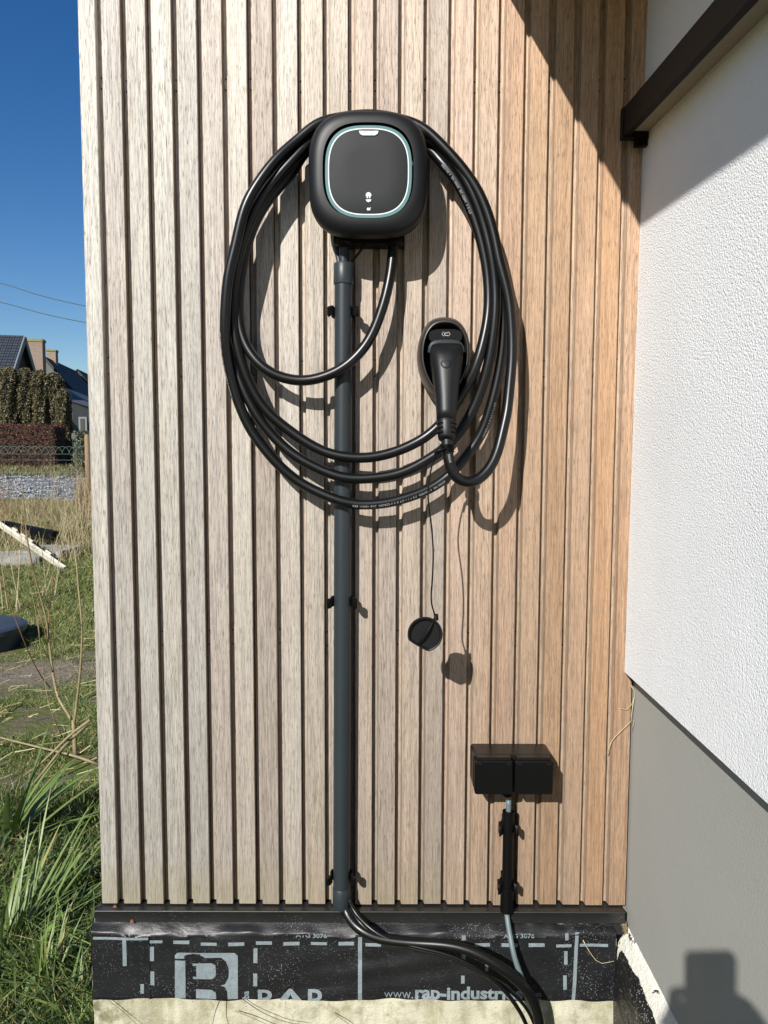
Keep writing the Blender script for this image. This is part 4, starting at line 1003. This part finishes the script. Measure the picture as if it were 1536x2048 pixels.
for i, (u, v, d_, h, n, lb) in enumerate([(20,1180,6.2,.95,5,'tall dry weed in front of the white board at the left edge'),(95,1170,6.6,.8,6,'dry weed with forked stems below the white board end'),(150,1110,8.2,.8,9,'bushy dry weed right of the white board near the timber edge'),
        (168,1090,8.8,.95,10,'dense dry weed against the timber edge under the post'),(10,1000,11.5,.9,12,'pinkish dry weed clump before the fence at the left edge'),(60,1040,10,.55,8,'short dry weed behind the white board'),
        (120,1050,10,.7,9,'dry weed clump between the slab and the gravel'),(178,1010,13,1.1,14,'tall dry thicket around the wooden post'),(155,960,14.5,1.0,10,'dry weed stems in front of the gravel by the post'),(110,975,14.5,.9,6,'sparse dry stems standing against the gravel yard'),
        (40,1110,8.0,.45,7,'low dry weed growing over the left slab')]):
    weed(u, v, d_, h, n, lb, TWIG2 if i in (4, 7) else STRAWM)

# ------------------------------------------------------------------ debris on the meadow
TUB = simple('blue black plastic tub', (.028, .037, .052), .4, .2, 6)
tp = PD(0, 1290, 5.2); tz = float(gz(-2.78, tp.y)); tb = thing('plastic_tub', 'upturned round blue black plastic tub on the grass at the left edge', 'tub', (-2.82, tp.y, tz))
rg = [[(r_*math.cos(a), r_*math.sin(a), h) for a in np.linspace(0, 2*math.pi, 40, endpoint=False)] for r_, h in ((.30, -.02), (.325, .10), (.34, .105), (.34, .135), (.325, .145), (.29, .148), (.05, .140))]
autosmooth(MB().loft(rg).build('shell', TUB, tb), 35)
SLABM = simple('weathered paving concrete', (.27, .26, .23), .9, .15, 12, .5, .003, 120)
for (u, v, d_, wx, wy, rz, lb) in ((25, 1098, 8.4, .62, .55, .3, 'weathered concrete slab lying left under the white board'), (100, 1085, 8.7, .60, .45, -.25, 'weathered concrete slab lying right of the white board middle')):
    p = PD(u, v, d_); z = float(gz(p.x, p.y)); mb = rbox(-wx/2, wx/2, -wy/2, wy/2, .02, -.045, .02, 3, .004)
    mb.v = [(x, z_, -y) for x, y, z_ in mb.v]; o = mb.build('paving_slab', SLABM); autosmooth(o, 40); o.location = (p.x, p.y, z + .04); o.rotation_euler = (R(3), R(-2), rz); tag(o, lb, 'slab')
WB = simple('white painted timber', (.50, .47, .38), .75, .2, 30, .2, .001, 100)
ba = PD(-60, 1008, 8.9); bb = PD(131, 1139, 7.75); wbd = thing('white_board', 'long notched white painted board lying slanted over the slabs', 'board', tuple(bb))
o = MB().bar(ba, bb, .03, .066, (0, -.5, 1)).build('board', WB, wbd); rel(o, wbd)
dv = (bb - ba).normalized()
for t in (.46, .55, .62, .80):
    p = ba.lerp(bb, t) + Vector((.01, .02, .038)); o = MB().bar(p, p + dv*.10, .02, .022, (0, -.5, 1)).build('lug', WB, wbd); rel(o, wbd)
o = MB().bar(PD(5, 1050, 9.4), PD(112, 1072, 9.0), .10, .10).build('dark_strip', BLACK); tag(o, 'long dark strip lying behind the white board', 'piece'); setloc(o, tuple(PD(5, 1050, 9.4)))  # one black bar for the dark stretch behind the white board

# ------------------------------------------------------------------ fence, post, gate, hedge
FG = simple('green fence wire', (.07, .13, .11), .5, .1); DF = 16.0
f0 = PD(-260, 1003, DF); f1 = PD(182, 1003, DF); zf = .30; ztop = PD(60, 893, DF).z; fy = DF - 1.43
fe = thing('wire_fence', 'green garden wire fence with overlapping arched tops before the gravel', 'fence', (f1.x, fy, zf))
def fwire(name, pts, r=.0034, seg=5):
    o = MB().tube(pts, r, seg).build(name, FG, fe); rel(o, fe)
pit = .142; n = int((f1.x - f0.x)/pit); zr_ = ztop - pit
for i in range(n):
    x = f1.x - i*pit
    arc = [(x - pit + pit*math.cos(a), fy + (.004 if i % 2 else -.004), zr_ + pit*math.sin(a)) for a in np.linspace(0, math.pi, 11)]
    pts = [(x, arc[0][1], zf - .02)] + arc + [(x - 2*pit, arc[0][1], zf - .02)]
    if i % 2 == 0 or True: fwire('arched_wire', pts if i % 2 == 0 else arc)
for v in (908, 920, 945, 971, 995):
    z = PD(60, v, DF).z; fwire('cross_wire', [(f0.x, fy, z), (f1.x, fy, z)])
PM = simple('weathered post wood', (.18, .125, .07), .85, .25, 30, .4, .002, 80)
p = PD(178, 1010, 14.0); pt_ = MB().tube([(p.x, p.y, .2), (p.x, p.y, PD(178, 872, 14.0).z), (p.x, p.y, PD(178, 869, 14.0).z)], [.050, .048, .03], 12).build('fence_post', PM); autosmooth(pt_, 40); tag(pt_, 'round wooden fence post standing right beside the timber edge', 'post'); setloc(pt_, (p.x, p.y, .2))
# garden wall and picket gate far right
GW = simple('dark garden wall', (.10, .10, .085), .9, .3, 4, .4, .01, 20)
a_ = PD(108, 905, 30); b_ = PD(260, 905, 30)
o = MB().box((a_.x, a_.y, .6), (b_.x, a_.y + .2, PD(120, 866, 30).z)).build('garden_wall', GW); tag(o, 'low dark garden wall right of the beech hedge', 'wall'); setloc(o, (a_.x, a_.y, .7))
a_ = PD(-120, 845, 33); b_ = PD(66, 845, 33)
o = MB().box((a_.x, a_.y, .6), (b_.x, a_.y + .2, PD(20, 839, 33).z)).build('garden_wall', simple('pale wall', (.22, .20, .17), .9)); tag(o, 'pale garden wall top showing above the beech hedge', 'wall'); setloc(o, (a_.x, a_.y, .7))
GT = simple('grey painted pickets', (.27, .29, .31), .7, .1)
ga = PD(133, 906, 27); gb = PD(160, 906, 27); gt = thing('picket_gate', 'grey picket garden gate far behind the fence near the timber edge', 'gate', (ga.x, ga.y, ga.z))
zt2 = PD(140, 879, 27).z
for i in range(6):
    x = (gb.x - ga.x)*(i + .5)/6; MB().box((x - .028, -.01, -.05), (x + .028, .01, zt2 - ga.z + .03*math.sin(i*1.0))).build('picket', GT, gt)
for z in (.08, zt2 - ga.z - .1): MB().box((0, .011, z), (gb.x - ga.x, .03, z + .05)).build('rail', GT, gt)
def leafcloud(name, box0, box1, n, size, pal, parent=None, shape=None, mat=LEAFM):
    pts = rng.uniform(0, 1, (n, 3)); 
    lo, hi = np.array(box0), np.array(box1); p = lo + pts*(hi - lo)
    if shape is not None: p = shape(pts, lo, hi)
    q = rng.normal(size=(n, 3)); q /= np.linalg.norm(q, axis=1)[:, None]; r2 = rng.normal(size=(n, 3)); u_ = np.cross(q, r2); u_ /= np.linalg.norm(u_, axis=1)[:, None]; v_ = np.cross(q, u_)
    s_ = size*rng.uniform(.5, 1.3, (n, 1)); V = np.stack([p - u_*s_*.6 , p - v_*s_*.35, p + u_*s_*.6, p + v_*s_*.35], 1)
    pal = np.array(pal); C = pal[rng.choice(len(pal), n)]*rng.uniform(.6, 1.3, (n, 1)); return facemesh(name, V, [(0, 1, 2, 3)], C, mat, parent)
hl = PD(-160, 895, 25); hr = PD(111, 895, 25); htop = PD(50, 847, 25).z
he = thing('beech_hedge', 'clipped red brown beech hedge behind the gravel yard', 'hedge', (hr.x, hl.y, .7))
o = MB().box((hl.x + .1, hl.y + .12, .6), (hr.x - .08, hl.y + 1.0, htop - .08)).build('core', simple('hedge twigs dark', (.030, .018, .012), .95, .3, 10), he); rel(o, he)
o = leafcloud('foliage', (hl.x, hl.y - .05, .75), (hr.x, hl.y + 1.1, htop), 42000, .05, [(.07, .022, .012), (.05, .017, .010), (.13, .05, .022), (.025, .011, .008)], he); rel(o, he)
# clipped conifers
for i, (u0, u1, v, lb) in enumerate([(3, 38, 733, 'leftmost of the clipped conifers behind the hedge'), (38, 72, 736, 'clipped conifer second from the left, in front of the gable'), (70, 99, 740, 'clipped conifer in front of the big chimney'), (97, 127, 745, 'clipped conifer right of the big chimney'), (115, 140, 778, 'lowest clipped conifer at the right end of the row')]):
    d_ = 26.9 + .3*(i % 2); c = PD((u0+u1)/2, 860, d_); rr_ = (PD(u1, 860, d_).x - PD(u0, 860, d_).x)/2*1.14; zt3 = PD(20, v, d_).z; zb = .72
    t = thing('clipped_conifer', lb, 'tree', (c.x, c.y, zb), 'clipped conifers behind the hedge')
    o = MB().tube([(c.x, c.y, zb - .1), (c.x, c.y, zt3 - .5)], [.09, .03], 8).build('trunk', TWIG, t); rel(o, t)
    def shp(pts, lo, hi, c=c, rr_=rr_, zt3=zt3, zb=zb):
        a = pts[:, 0]*2*math.pi; h = pts[:, 1]**.9; z = zb + h*(zt3 - zb); prof = np.where(h > .88, np.sqrt(np.clip(1 - ((h - .88)/.12)**2, 0, 1))*.9, 1.05 - .15*h)
        k = 1 + .13*np.sin(a*3 + z*2.1) + .10*np.sin(a*7 - z*4 + c.x*9) + .07*np.sin(z*9 + a*2); r = rr_*prof*k*(.55 + .45*pts[:, 2]**.35)
        return np.stack([c.x + r*np.cos(a), c.y + r*np.sin(a)*1.2, z], 1)
    o = leafcloud('crown', (0,0,0), (1,1,1), 15000, .065, [(.085, .072, .034), (.12, .10, .05), (.19, .165, .095), (.045, .042, .020), (.06, .062, .026)], t, shp); rel(o, t)
for (u, v, d_, w_, h_, lb) in ((172, 900, 22, .8, 1.3, 'grey green bush behind the fence beside the wooden post'), (118, 900, 27.5, .8, .9, 'dark bush at the end of the beech hedge')):
    c = PD(u, v, d_); zb = float(gz(c.x, c.y)); t = thing('bush', lb, 'bush', (c.x, c.y, zb))
    o = MB().tube([(c.x, c.y, zb - .05), (c.x + .03, c.y, zb + h_*.6)], [.03, .01], 6).build('stem', TWIG, t); rel(o, t)
    def shp(pts, lo, hi, c=c, zb=zb, w_=w_, h_=h_):
        a = pts[:, 0]*2*math.pi; h = pts[:, 1]; r = w_/2*np.sqrt(pts[:, 2])*(1.1 - .5*h)*(1 + .25*np.sin(a*4 + h*6)); return np.stack([c.x + r*np.cos(a), c.y + r*np.sin(a), zb + h*h_], 1)
    o = leafcloud('foliage', (0,0,0), (1,1,1), 3500, .06, [(.07, .085, .045), (.10, .11, .06), (.05, .06, .035)], t, shp); rel(o, t)

# ------------------------------------------------------------------ houses
def tile_mat(name, c0, c1, axis_scale=3.4):
    k = N(name); co = k.coords('UV', (1.6, 1.6, 1)); br = k.n('ShaderNodeTexBrick'); br.inputs['Scale'].default_value = 1; br.inputs['Mortar Size'].default_value = .045; br.inputs['Brick Width'].default_value = .30; br.inputs['Row Height'].default_value = .30
    br.offset = .0; br.inputs['Color1'].default_value = (*c0, 1); br.inputs['Color2'].default_value = (*c1, 1); br.inputs['Mortar'].default_value = (c0[0]*.25, c0[1]*.25, c0[2]*.25, 1); k.l(co, br.inputs['Vector'])
    sp = k.n('ShaderNodeSeparateXYZ'); k.l(co, sp.inputs[0]); wv = k.math('SINE', k.math('MULTIPLY', sp.outputs['X'], 2*math.pi/.30)); fr = k.math('FRACT', k.math('DIVIDE', sp.outputs['Y'], .30))
    h = k.math('ADD', k.math('MULTIPLY', wv, .5), k.math('MULTIPLY', fr, -1.2)); return k.fin(br.outputs['Color'], .6, k.bump(h, 1, .03), .3)
TILE = tile_mat('slate grey roof tiles', (.04, .047, .06), (.055, .065, .08)); TILE2 = tile_mat('dark brown roof tiles', (.018, .013, .010), (.024, .018, .014))
def brick_mat(name, c0, c1, mo_):
    k = N(name); tc = k.n('ShaderNodeTexCoord'); br = k.n('ShaderNodeTexBrick'); br.inputs['Scale'].default_value = 1; br.inputs['Mortar Size'].default_value = .012; br.inputs['Brick Width'].default_value = .22; br.inputs['Row Height'].default_value = .07
    br.inputs['Color1'].default_value = (*c0, 1); br.inputs['Color2'].default_value = (*c1, 1); br.inputs['Mortar'].default_value = (*mo_, 1)
    sp = k.n('ShaderNodeSeparateXYZ'); k.l(tc.outputs['Object'], sp.inputs[0]); cx = k.n('ShaderNodeCombineXYZ'); k.l(k.math('ADD', sp.outputs['X'], sp.outputs['Y']), cx.inputs[0]); k.l(sp.outputs['Z'], cx.inputs[1]); k.l(cx.outputs[0], br.inputs['Vector'])
    n_ = k.noise(tc.outputs['Object'], 2.5, 5); c = k.mix(k.math('MULTIPLY', n_, .5), br.outputs['Color'], tuple(q*.5 for q in c0)); return k.fin(c, .9, None, .2)
BRK = brick_mat('brown brick', (.17, .10, .07), (.22, .14, .10), (.25, .22, .18)); BRK2 = brick_mat('pale brick', (.21, .15, .11), (.27, .19, .14), (.27, .23, .19)); BRK3 = brick_mat('dark red brick', (.075, .028, .025), (.10, .04, .035), (.10, .09, .08))
GRW = simple('grey painted wall', (.10, .105, .095), .9, .1, 2); GLASS = simple('dark window glass', (.02, .025, .03), .08, .1, 2, spec=.8); FRM = simple('pale barge paint', (.13, .15, .16), .7, .1); MOSS = simple('mossy cap', (.18, .17, .06), .95, .3, 9)
def quad_uv(name, p, mat, parent, th=.12):
    p = [Vector(q) for q in p]; nrm = (p[1] - p[0]).cross(p[3] - p[0]).normalized()
    if nrm.z < 0: p = [p[1], p[0], p[3], p[2]]; nrm = -nrm
    mb = MB(); vs = p + [q - nrm*th for q in p]
    o = obj(name, vs, [(0,1,2,3),(7,6,5,4),(0,4,5,1),(1,5,6,2),(2,6,7,3),(3,7,4,0)], mat, parent); uv = o.data.uv_layers.new(name='UVMap')
    e = (p[1] - p[0]).normalized(); f_ = nrm.cross(e)
    for li, lp in enumerate(o.data.loops): q = vs[lp.vertex_index] - p[0]; uv.data[li].uv = (q.dot(e), q.dot(f_))
    return rel(o, parent)
GZ = .75
# house A, grey tiles, gable to the right
gdir = Vector((-.193, 1, 0)).normalized(); rdir = Vector((-gdir.y, gdir.x, 0))
rg_ = PD(38, 671, 31); Rz = rg_.z; fe_ = PD(4, 780, 28.4); run = 2.7; Ez = fe_.z
ha = thing('tiled_house', 'house with slate grey tiled roof and dark gable at the left edge', 'house', (rg_.x, rg_.y, GZ))
L_ = 11; r0 = Vector((rg_.x, rg_.y, Rz)); fr0 = r0 - gdir*run; fr0.z = Ez; bk0 = r0 + gdir*run; bk0.z = Ez
oh = -rdir*.2
quad_uv('roof', [fr0 + oh - gdir*.25 - Vector((0,0,.22)), fr0 + rdir*L_ - gdir*.25 - Vector((0,0,.22)), r0 + rdir*L_, r0 + oh], TILE, ha)
quad_uv('roof', [bk0 + oh + gdir*.25 - Vector((0,0,.22)), bk0 + rdir*L_ + gdir*.25 - Vector((0,0,.22)), r0 + rdir*L_, r0 + oh], TILE, ha)
mb = MB(); vs = []
dn = Vector((0, 0, .16))
for q in (Vector((0,0,0)), rdir*L_):
    vs += [Vector((fr0.x, fr0.y, GZ)) + q, Vector((bk0.x, bk0.y, GZ)) + q, bk0 + q - dn, r0 + q - dn, fr0 + q - dn]
mb.add(vs, [(4,3,2,1,0),(5,6,7,8,9),(0,1,6,5),(1,2,7,6),(4,9,8,3),(3,8,7,2),(0,5,9,4)]); rel(mb.build('wall', BRK3, ha), ha)
for (a, b) in ((fr0 - gdir*.25 - Vector((0,0,.22)), r0), (r0, bk0 + gdir*.25 - Vector((0,0,.22)))):
    o = MB().bar(a + oh*1.12 - Vector((0,0,.12)), b + oh*1.12 - Vector((0,0,.12)), .05, .26).build('barge_board', FRM, ha); rel(o, ha)
gw = r0 + (-rdir)*.03; wpz = Rz - 2.0
wn = MB().bar(gw - gdir*.45 + Vector((0,0,wpz - Rz)), gw + gdir*.45 + Vector((0,0,wpz - Rz)), .06, 1.1).build('window', FRM, ha); rel(wn, ha)
o = MB().bar(gw - gdir*.38 - rdir*.04 + Vector((0,0,wpz - Rz)), gw + gdir*.38 - rdir*.04 + Vector((0,0,wpz - Rz)), .03, .95).build('pane', GLASS, wn); rel(o, ha)
# house row B receding behind the conifers
wd_ = Vector((-.179, 1, 0)).normalized(); pd_ = Vector((wd_.y, -wd_.x, 0))
rA = Vector(PD(99, 717, 38)); eA = Vector(PD(133, 786, 34.6)); off = (eA - rA).dot(pd_); 
def hB(s0, s1, dz, name, label, chims):
    ro_ = rA + wd_*s0; L2 = s1 - s0; rz_ = rA.z + dz; ezz = eA.z + dz*.5
    t = thing(name, label, 'house', (ro_.x, ro_.y, GZ), 'terraced houses behind the conifers')
    a = Vector((ro_.x, ro_.y, rz_)); b = a + wd_*L2
    e1 = a + pd_*off; e1.z = ezz; e2 = b + pd_*off; e2.z = ezz; f1 = a - pd_*off; f1.z = ezz; f2 = b - pd_*off; f2.z = ezz
    quad_uv('roof', [e1, e2, b, a], TILE2, t); quad_uv('roof', [f2, f1, a, b], TILE2, t)
    dn = Vector((0,0,.15)); i_ = .12
    w1 = [Vector((e1.x, e1.y, GZ)) - pd_*i_, e1 - pd_*i_ - dn, a - dn, f1 + pd_*i_ - dn, Vector((f1.x, f1.y, GZ)) + pd_*i_]
    vs = [q + wd_*.1 for q in w1] + [q + wd_*(L2 - .1) for q in w1]
    rel(MB().add(vs, [(0,1,2,3,4),(9,8,7,6,5),(0,5,6,1),(4,3,8,9)]).build('wall', GRW, t), t)
    for (cs, wx, wy, h0, h1, m_, cap) in chims:
        c = ro_ + wd_*cs; q = rel(MB().add([ (c + pd_*sx*wx/2 + wd_*sy*wy/2 + Vector((0,0,hz_ - c.z))) for hz_ in (h0, h1) for sx, sy in ((-1,-1),(1,-1),(1,1),(-1,1))], [(0,3,2,1),(4,5,6,7),(0,1,5,4),(1,2,6,5),(2,3,7,6),(3,0,4,7)]).build('chimney', m_, t), t)
        rel(MB().add([ (c + pd_*sx*(wx/2+.03) + wd_*sy*(wy/2+.03) + Vector((0,0,hz_ - c.z))) for hz_ in (h1 - .02, h1 + cap) for sx, sy in ((-1,-1),(1,-1),(1,1),(-1,1))], [(0,3,2,1),(4,5,6,7),(0,1,5,4),(1,2,6,5),(2,3,7,6),(3,0,4,7)]).build('chimney_cap', MOSS, q), t)
    # window band in the long side wall
    for s_ in (.30, .7):
        c = e1 + wd_*(L2*s_) - pd_*(i_ - .02); c.z = GZ + 1.5
        f_ = rel(MB().bar(c - wd_*.8, c + wd_*.8, .05, 1.2).build('window', FRM, t), t)
        rel(MB().bar(c - wd_*.72 + pd_*.03, c + wd_*.72 + pd_*.03, .02, 1.04).build('pane', GLASS, f_), t)
    return t
chz = PD(85, 690, 36.8).z
hB(-1.0, 6.0, 0, 'terraced_house', 'nearest dark roofed terraced house with a wide pale brick chimney', [(-1.3, .62, .55, GZ, chz, BRK2, .10), (1.6, .42, .5, rA.z - .6, PD(110, 708, 39.6).z, BRK2, .06)])
hB(6.3, 14, .15, 'terraced_house', 'second terraced house whose roof steps down behind the nearest one', [])
hB(14.2, 24, .3, 'terraced_house', 'farthest terraced house roof just visible beside the timber edge', [(2.5, .5, .5, rA.z - .3, rA.z + .75, BRK2, .05)])
# lean-to with grey roof on the near side
lt = thing('lean_to', 'low grey roofed outbuilding between conifers and timber edge', 'outbuilding', (PD(140, 800, 31).x, PD(140, 800, 31).y, GZ))
a = Vector(PD(130, 775, 33.5)); b = Vector(PD(215, 808, 38)); c = Vector(PD(222, 826, 33)); d_ = Vector(PD(136, 801, 31.5))
quad_uv('roof', [d_, c, b, a], simple('grey sheet roof', (.075, .08, .095), .6, .1, 3), lt, .08)
rel(MB().add([Vector((p.x, p.y, z)) for z in (GZ, None) for p in (d_, c)] if False else [Vector((d_.x+.1, d_.y+.15, GZ)), Vector((c.x, c.y+.15, GZ)), Vector((c.x, c.y+.15, c.z-.1)), Vector((d_.x+.1, d_.y+.15, d_.z-.1)), Vector((a.x+.1, a.y, GZ)), Vector((b.x, b.y, GZ)), Vector((b.x, b.y, b.z-.1)), Vector((a.x+.1, a.y, a.z-.1))],
    [(0,1,2,3),(5,4,7,6),(4,0,3,7),(1,5,6,2)]).build('wall', GRW, lt), lt)
m0_ = d_.lerp(c, .22); m1_ = d_.lerp(c, .5)
wv_ = rel(MB().box((m0_.x, m0_.y + .02, m0_.z - 1.25), (m1_.x, m0_.y + .12, m0_.z - .55)).build('window', FRM, lt), lt)
rel(MB().box((m0_.x + .08, m0_.y + .0, m0_.z - 1.18), (m1_.x - .08, m0_.y + .018, m0_.z - .62)).build('pane', GLASS, wv_), lt)

# overhead wires
for (L, lb) in (([(-120, 540), (0, 566), (85, 592), (171, 612), (300, 636)], 'upper of the two overhead wires crossing the blue sky'), ([(-120, 580), (0, 604), (85, 627), (172, 645), (300, 664)], 'lower of the two overhead wires crossing the blue sky')):
    pts = catmull([PD(u, v, 24) for u, v in L], .4); o = MB().tube(pts, .0135, 6).build('overhead_wire', simple('overhead wire sheath', (.03, .05, .05), .6), None, True); tag(o, lb, 'wire'); setloc(o, tuple(pts[0]))

# small twigs and straws against footing and wall
def straw(L, y, r, lb, mat=None, cat='twig'):
    pts = catmull([P(u, v, y - k) for u, v, k in L], .01); o = MB().tube(pts, np.linspace(r, r*.5, len(pts)), 5).build('dry_twig', mat or TWIG, None, True); tag(o, lb, cat); setloc(o, tuple(pts[0]))
straw([(215,2000,.003),(245,2022,.004),(275,2050,.006)], YF, .0009, 'thin dark twig slanting over the left end of the footing')
straw([(440,2000,.01),(430,2025,.02),(424,2055,.04)], YF, .0010, 'dark twig standing below the printed logo', simple('dark twig', (.05, .04, .03), .8))
straw([(485,1998,.004),(520,2022,.01),(560,2040,.02),(600,2050,.03)], YF, .0008, 'long bent twig below the cut off lettering', simple('dark twig b', (.06, .045, .03), .8))
straw([(470,2022,.004),(500,2034,.01),(560,2060,.02)], YF, .0009, 'short twig next to the long bent twig')
straw([(665,2026,.003),(690,2042,.006),(705,2055,.006)], YF, .0010, 'small twig on the footing under the thick cable')
straw([(1214,1507,.004),(1225,1480,.006),(1262,1442,.010)], .0, .0009, 'pale straw slanting over the last slats', STRAWM, 'straw')
straw([(1262,1370,.004),(1270,1392,.010),(1256,1418,.006),(1240,1417,.004)], .0, .0008, 'bent straw in the corner under the white render', STRAWM, 'straw')
straw([(1268,1395,.012),(1262,1440,.012),(1268,1438,.02),(1264,1460,.01)], .0, .0009, 'curled straw stuck in the corner joint', STRAWM, 'straw')
straw([(1166,1880,.004),(1180,1905,.006),(1200,1926,.006),(1228,1922,.012)], YF, .0008, 'hairy root strand on the right part of the foil', STRAWM, 'straw')

# ------------------------------------------------------------------ photographer with phone (stands behind the camera, casts the shadow at lower right)
SKIN = simple('skin', (.45, .27, .20), .55, .05); COAT = simple('dark jacket cloth', (.03, .035, .05), .9, .1, 60); JEANS = simple('jeans cloth', (.04, .06, .11), .9, .1, 60); HAIR = simple('brown hair', (.05, .03, .018), .7, .2, 120); SHOE = simple('dark shoes', (.02, .018, .016), .6)
ph = thing('phone', 'dark smartphone held upright in both hands facing the charger', 'phone', tuple(CAM + Vector((0, -.006, 0)))); ph.rotation_euler = (-PITCH, 0, 0)
x0, x1, z0_, z1_ = -.061, .0145, -.139, .0145
mbp = rbox(x0, x1, z0_, z1_, .010, .0, .0078, 6, .001); mbp.v = [(x, -y, z) for x, y, z in mbp.v]; mbp.f = [f[::-1] for f in mbp.f]
autosmooth(mbp.build('body', BLACK, ph), 40)
MB().box((x0 + .003, -.0083, z0_ + .004), (x1 - .003, -.0079, z1_ - .004)).build('screen', GLASS, ph)
MB().prism_y(disc(.006, 20), .0001, .0012).build('lens_ring', PLAST, ph)
def skin_body(name, verts, edges, radii, mat, parent, root=0, sub=1):
    me = bpy.data.meshes.new(name); me.from_pydata([tuple(v) for v in verts], edges, []); me.materials.append(mat); o = bpy.data.objects.new(name, me); link(o)
    sk = o.modifiers.new('skin', 'SKIN'); sk.use_smooth_shade = True
    for i, r in enumerate(radii): me.skin_vertices[0].data[i].radius = r if hasattr(r, '__len__') else (r, r)
    me.skin_vertices[0].data[root].use_root = True
    sb_ = o.modifiers.new('sub', 'SUBSURF'); sb_.levels = sub; sb_.render_levels = sub
    m2 = bpy.data.meshes.new_from_object(o.evaluated_get(bpy.context.evaluated_depsgraph_get())); bpy.data.objects.remove(o)
    o2 = bpy.data.objects.new(name, m2); link(o2, parent); m2.transform(Matrix.Translation(-Vector(parent.location))); m2.polygons.foreach_set('use_smooth', [True]*len(m2.polygons)); return o2
yb_ = -1.86; pe_ = thing('person', 'person in dark jacket and jeans standing and holding up a phone with both hands', 'person', (0.0, yb_, float(gz(0, yb_))))
def X(x, y, z): return (x, yb_ + y, z)
bv = [X(0,0,.86), X(0,-.01,1.02), X(0,-.03,1.20), X(0,-.02,1.285), X(0,.02,1.345), X(0,.05,1.40),
      X(-.155,-.02,1.235), X(-.205,.05,1.00), X(-.075,.345,1.235), X(.155,-.02,1.235), X(.185,.06,1.00), X(.045,.345,1.235),
      X(-.09,0,.80), X(-.10,.02,.45), X(-.11,-.02,.09), X(-.12,.13,.035), X(.09,0,.80), X(.10,.03,.45), X(.11,-.02,.09), X(.12,.13,.035)]
be = [(0,1),(1,2),(2,3),(3,4),(4,5),(2,6),(6,7),(7,8),(2,9),(9,10),(10,11),(0,12),(12,13),(13,14),(14,15),(0,16),(16,17),(17,18),(18,19)]
br_ = [(.15,.11),(.145,.10),(.16,.10),(.065,.065),(.052,.055),(.05,.05),.062,.045,.026,.062,.045,.026,.085,.058,.043,.036,.085,.058,.043,.036]
skin_body('body', bv, be, br_, COAT, pe_)
skin_body('trousers', [X(0,0,.86), X(-.09,0,.79), X(-.10,.02,.45), X(-.11,-.02,.12), X(.09,0,.79), X(.10,.03,.45), X(.11,-.02,.12)], [(0,1),(1,2),(2,3),(0,4),(4,5),(5,6)], [(.158,.118),.094,.066,.052,.094,.066,.052], JEANS, pe_)
hv = [X(0,.075,1.375), X(0,.085,1.44), X(0,.078,1.50), X(0,.065,1.545)]
skin_body('head', [X(0,.045,1.34), X(0,.075,1.385), X(0,.082,1.45), X(0,.072,1.51), X(0,.165,1.44), X(0,.18,1.425), X(-.080,.07,1.45), X(.080,.07,1.45)], [(0,1),(1,2),(2,3),(2,4),(4,5),(2,6),(2,7)], [(.05,.05),(.058,.068),(.074,.088),(.066,.076),(.014,.014),(.012,.010),(.012,.02),(.012,.02)], SKIN, pe_)
skin_body('hair', [X(0,.0,1.44), X(0,.035,1.50), X(0,.06,1.545), X(0,.115,1.535)], [(0,1),(1,2),(2,3)], [(.060,.05),(.080,.062),(.076,.045),(.058,.022)], HAIR, pe_)
for s_ in (-1, 1):
    rel(MB().add([(s_*.028 + .009*math.cos(a), yb_ + .158 + .004, 1.462 + .006*math.sin(a)) for a in np.linspace(0, 2*math.pi, 10, endpoint=False)], [tuple(range(10))[::-1]]).build('eye', WHITEP, pe_), pe_)
rel(MB().bar((-.02, yb_ + .160, 1.405), (.02, yb_ + .160, 1.405), .006, .006).build('mouth', simple('lips', (.35, .12, .10), .5), pe_), pe_)
# hands: palm and five fingers each, closed on the phone's lower half
def hand(side):
    cx = CAM.x + (x0 if side < 0 else x1); py_ = CAM.y - .012
    wr = (cx + side*.030, py_ - .055, 1.235); pal = [wr, (cx + side*.028, py_ - .035, 1.250), (cx + side*.022, py_ - .016, 1.268)]
    vs = list(pal); es = [(0,1),(1,2)]; rs = [(.026,.02),(.030,.018),(.026,.014)]
    for k in range(4):
        z = 1.285 - k*.021; L = (1, 1.1, 1.05, .85)[k]; i = len(vs)
        vs += [(cx + side*.022, py_ - .004, z), (cx + side*.016, py_ + .014, z + .002), (cx - side*.006*L, py_ + .0185, z + .004), (cx - side*.024*L, py_ + .0185, z + .005)]
        es += [(2, i), (i, i+1), (i+1, i+2), (i+2, i+3)]; rs += [.0095, .0088, .0080, .0066]
    i = len(vs); vs += [(cx + side*.012, py_ - .022, 1.276), (cx - side*.006, py_ - .014, 1.290), (cx - side*.022, py_ - .012, 1.298)]; es += [(1, i), (i, i+1), (i+1, i+2)]; rs += [.011, .0095, .0078]
    skin_body('hand', vs, es, rs, SKIN, pe_)
hand(-1); hand(1)
for s_ in (-1, 1):
    rg = [[(s_*.115 + w_*math.cos(a), yb_ + .06 + l_*math.sin(a), h) for a in np.linspace(0, 2*math.pi, 20, endpoint=False)] for w_, l_, h in ((.045,.135,.0),(.050,.14,.02),(.046,.13,.055),(.035,.07,.10))]
    rel(autosmooth(MB().loft(rg).build('shoe', SHOE, pe_), 40), pe_)
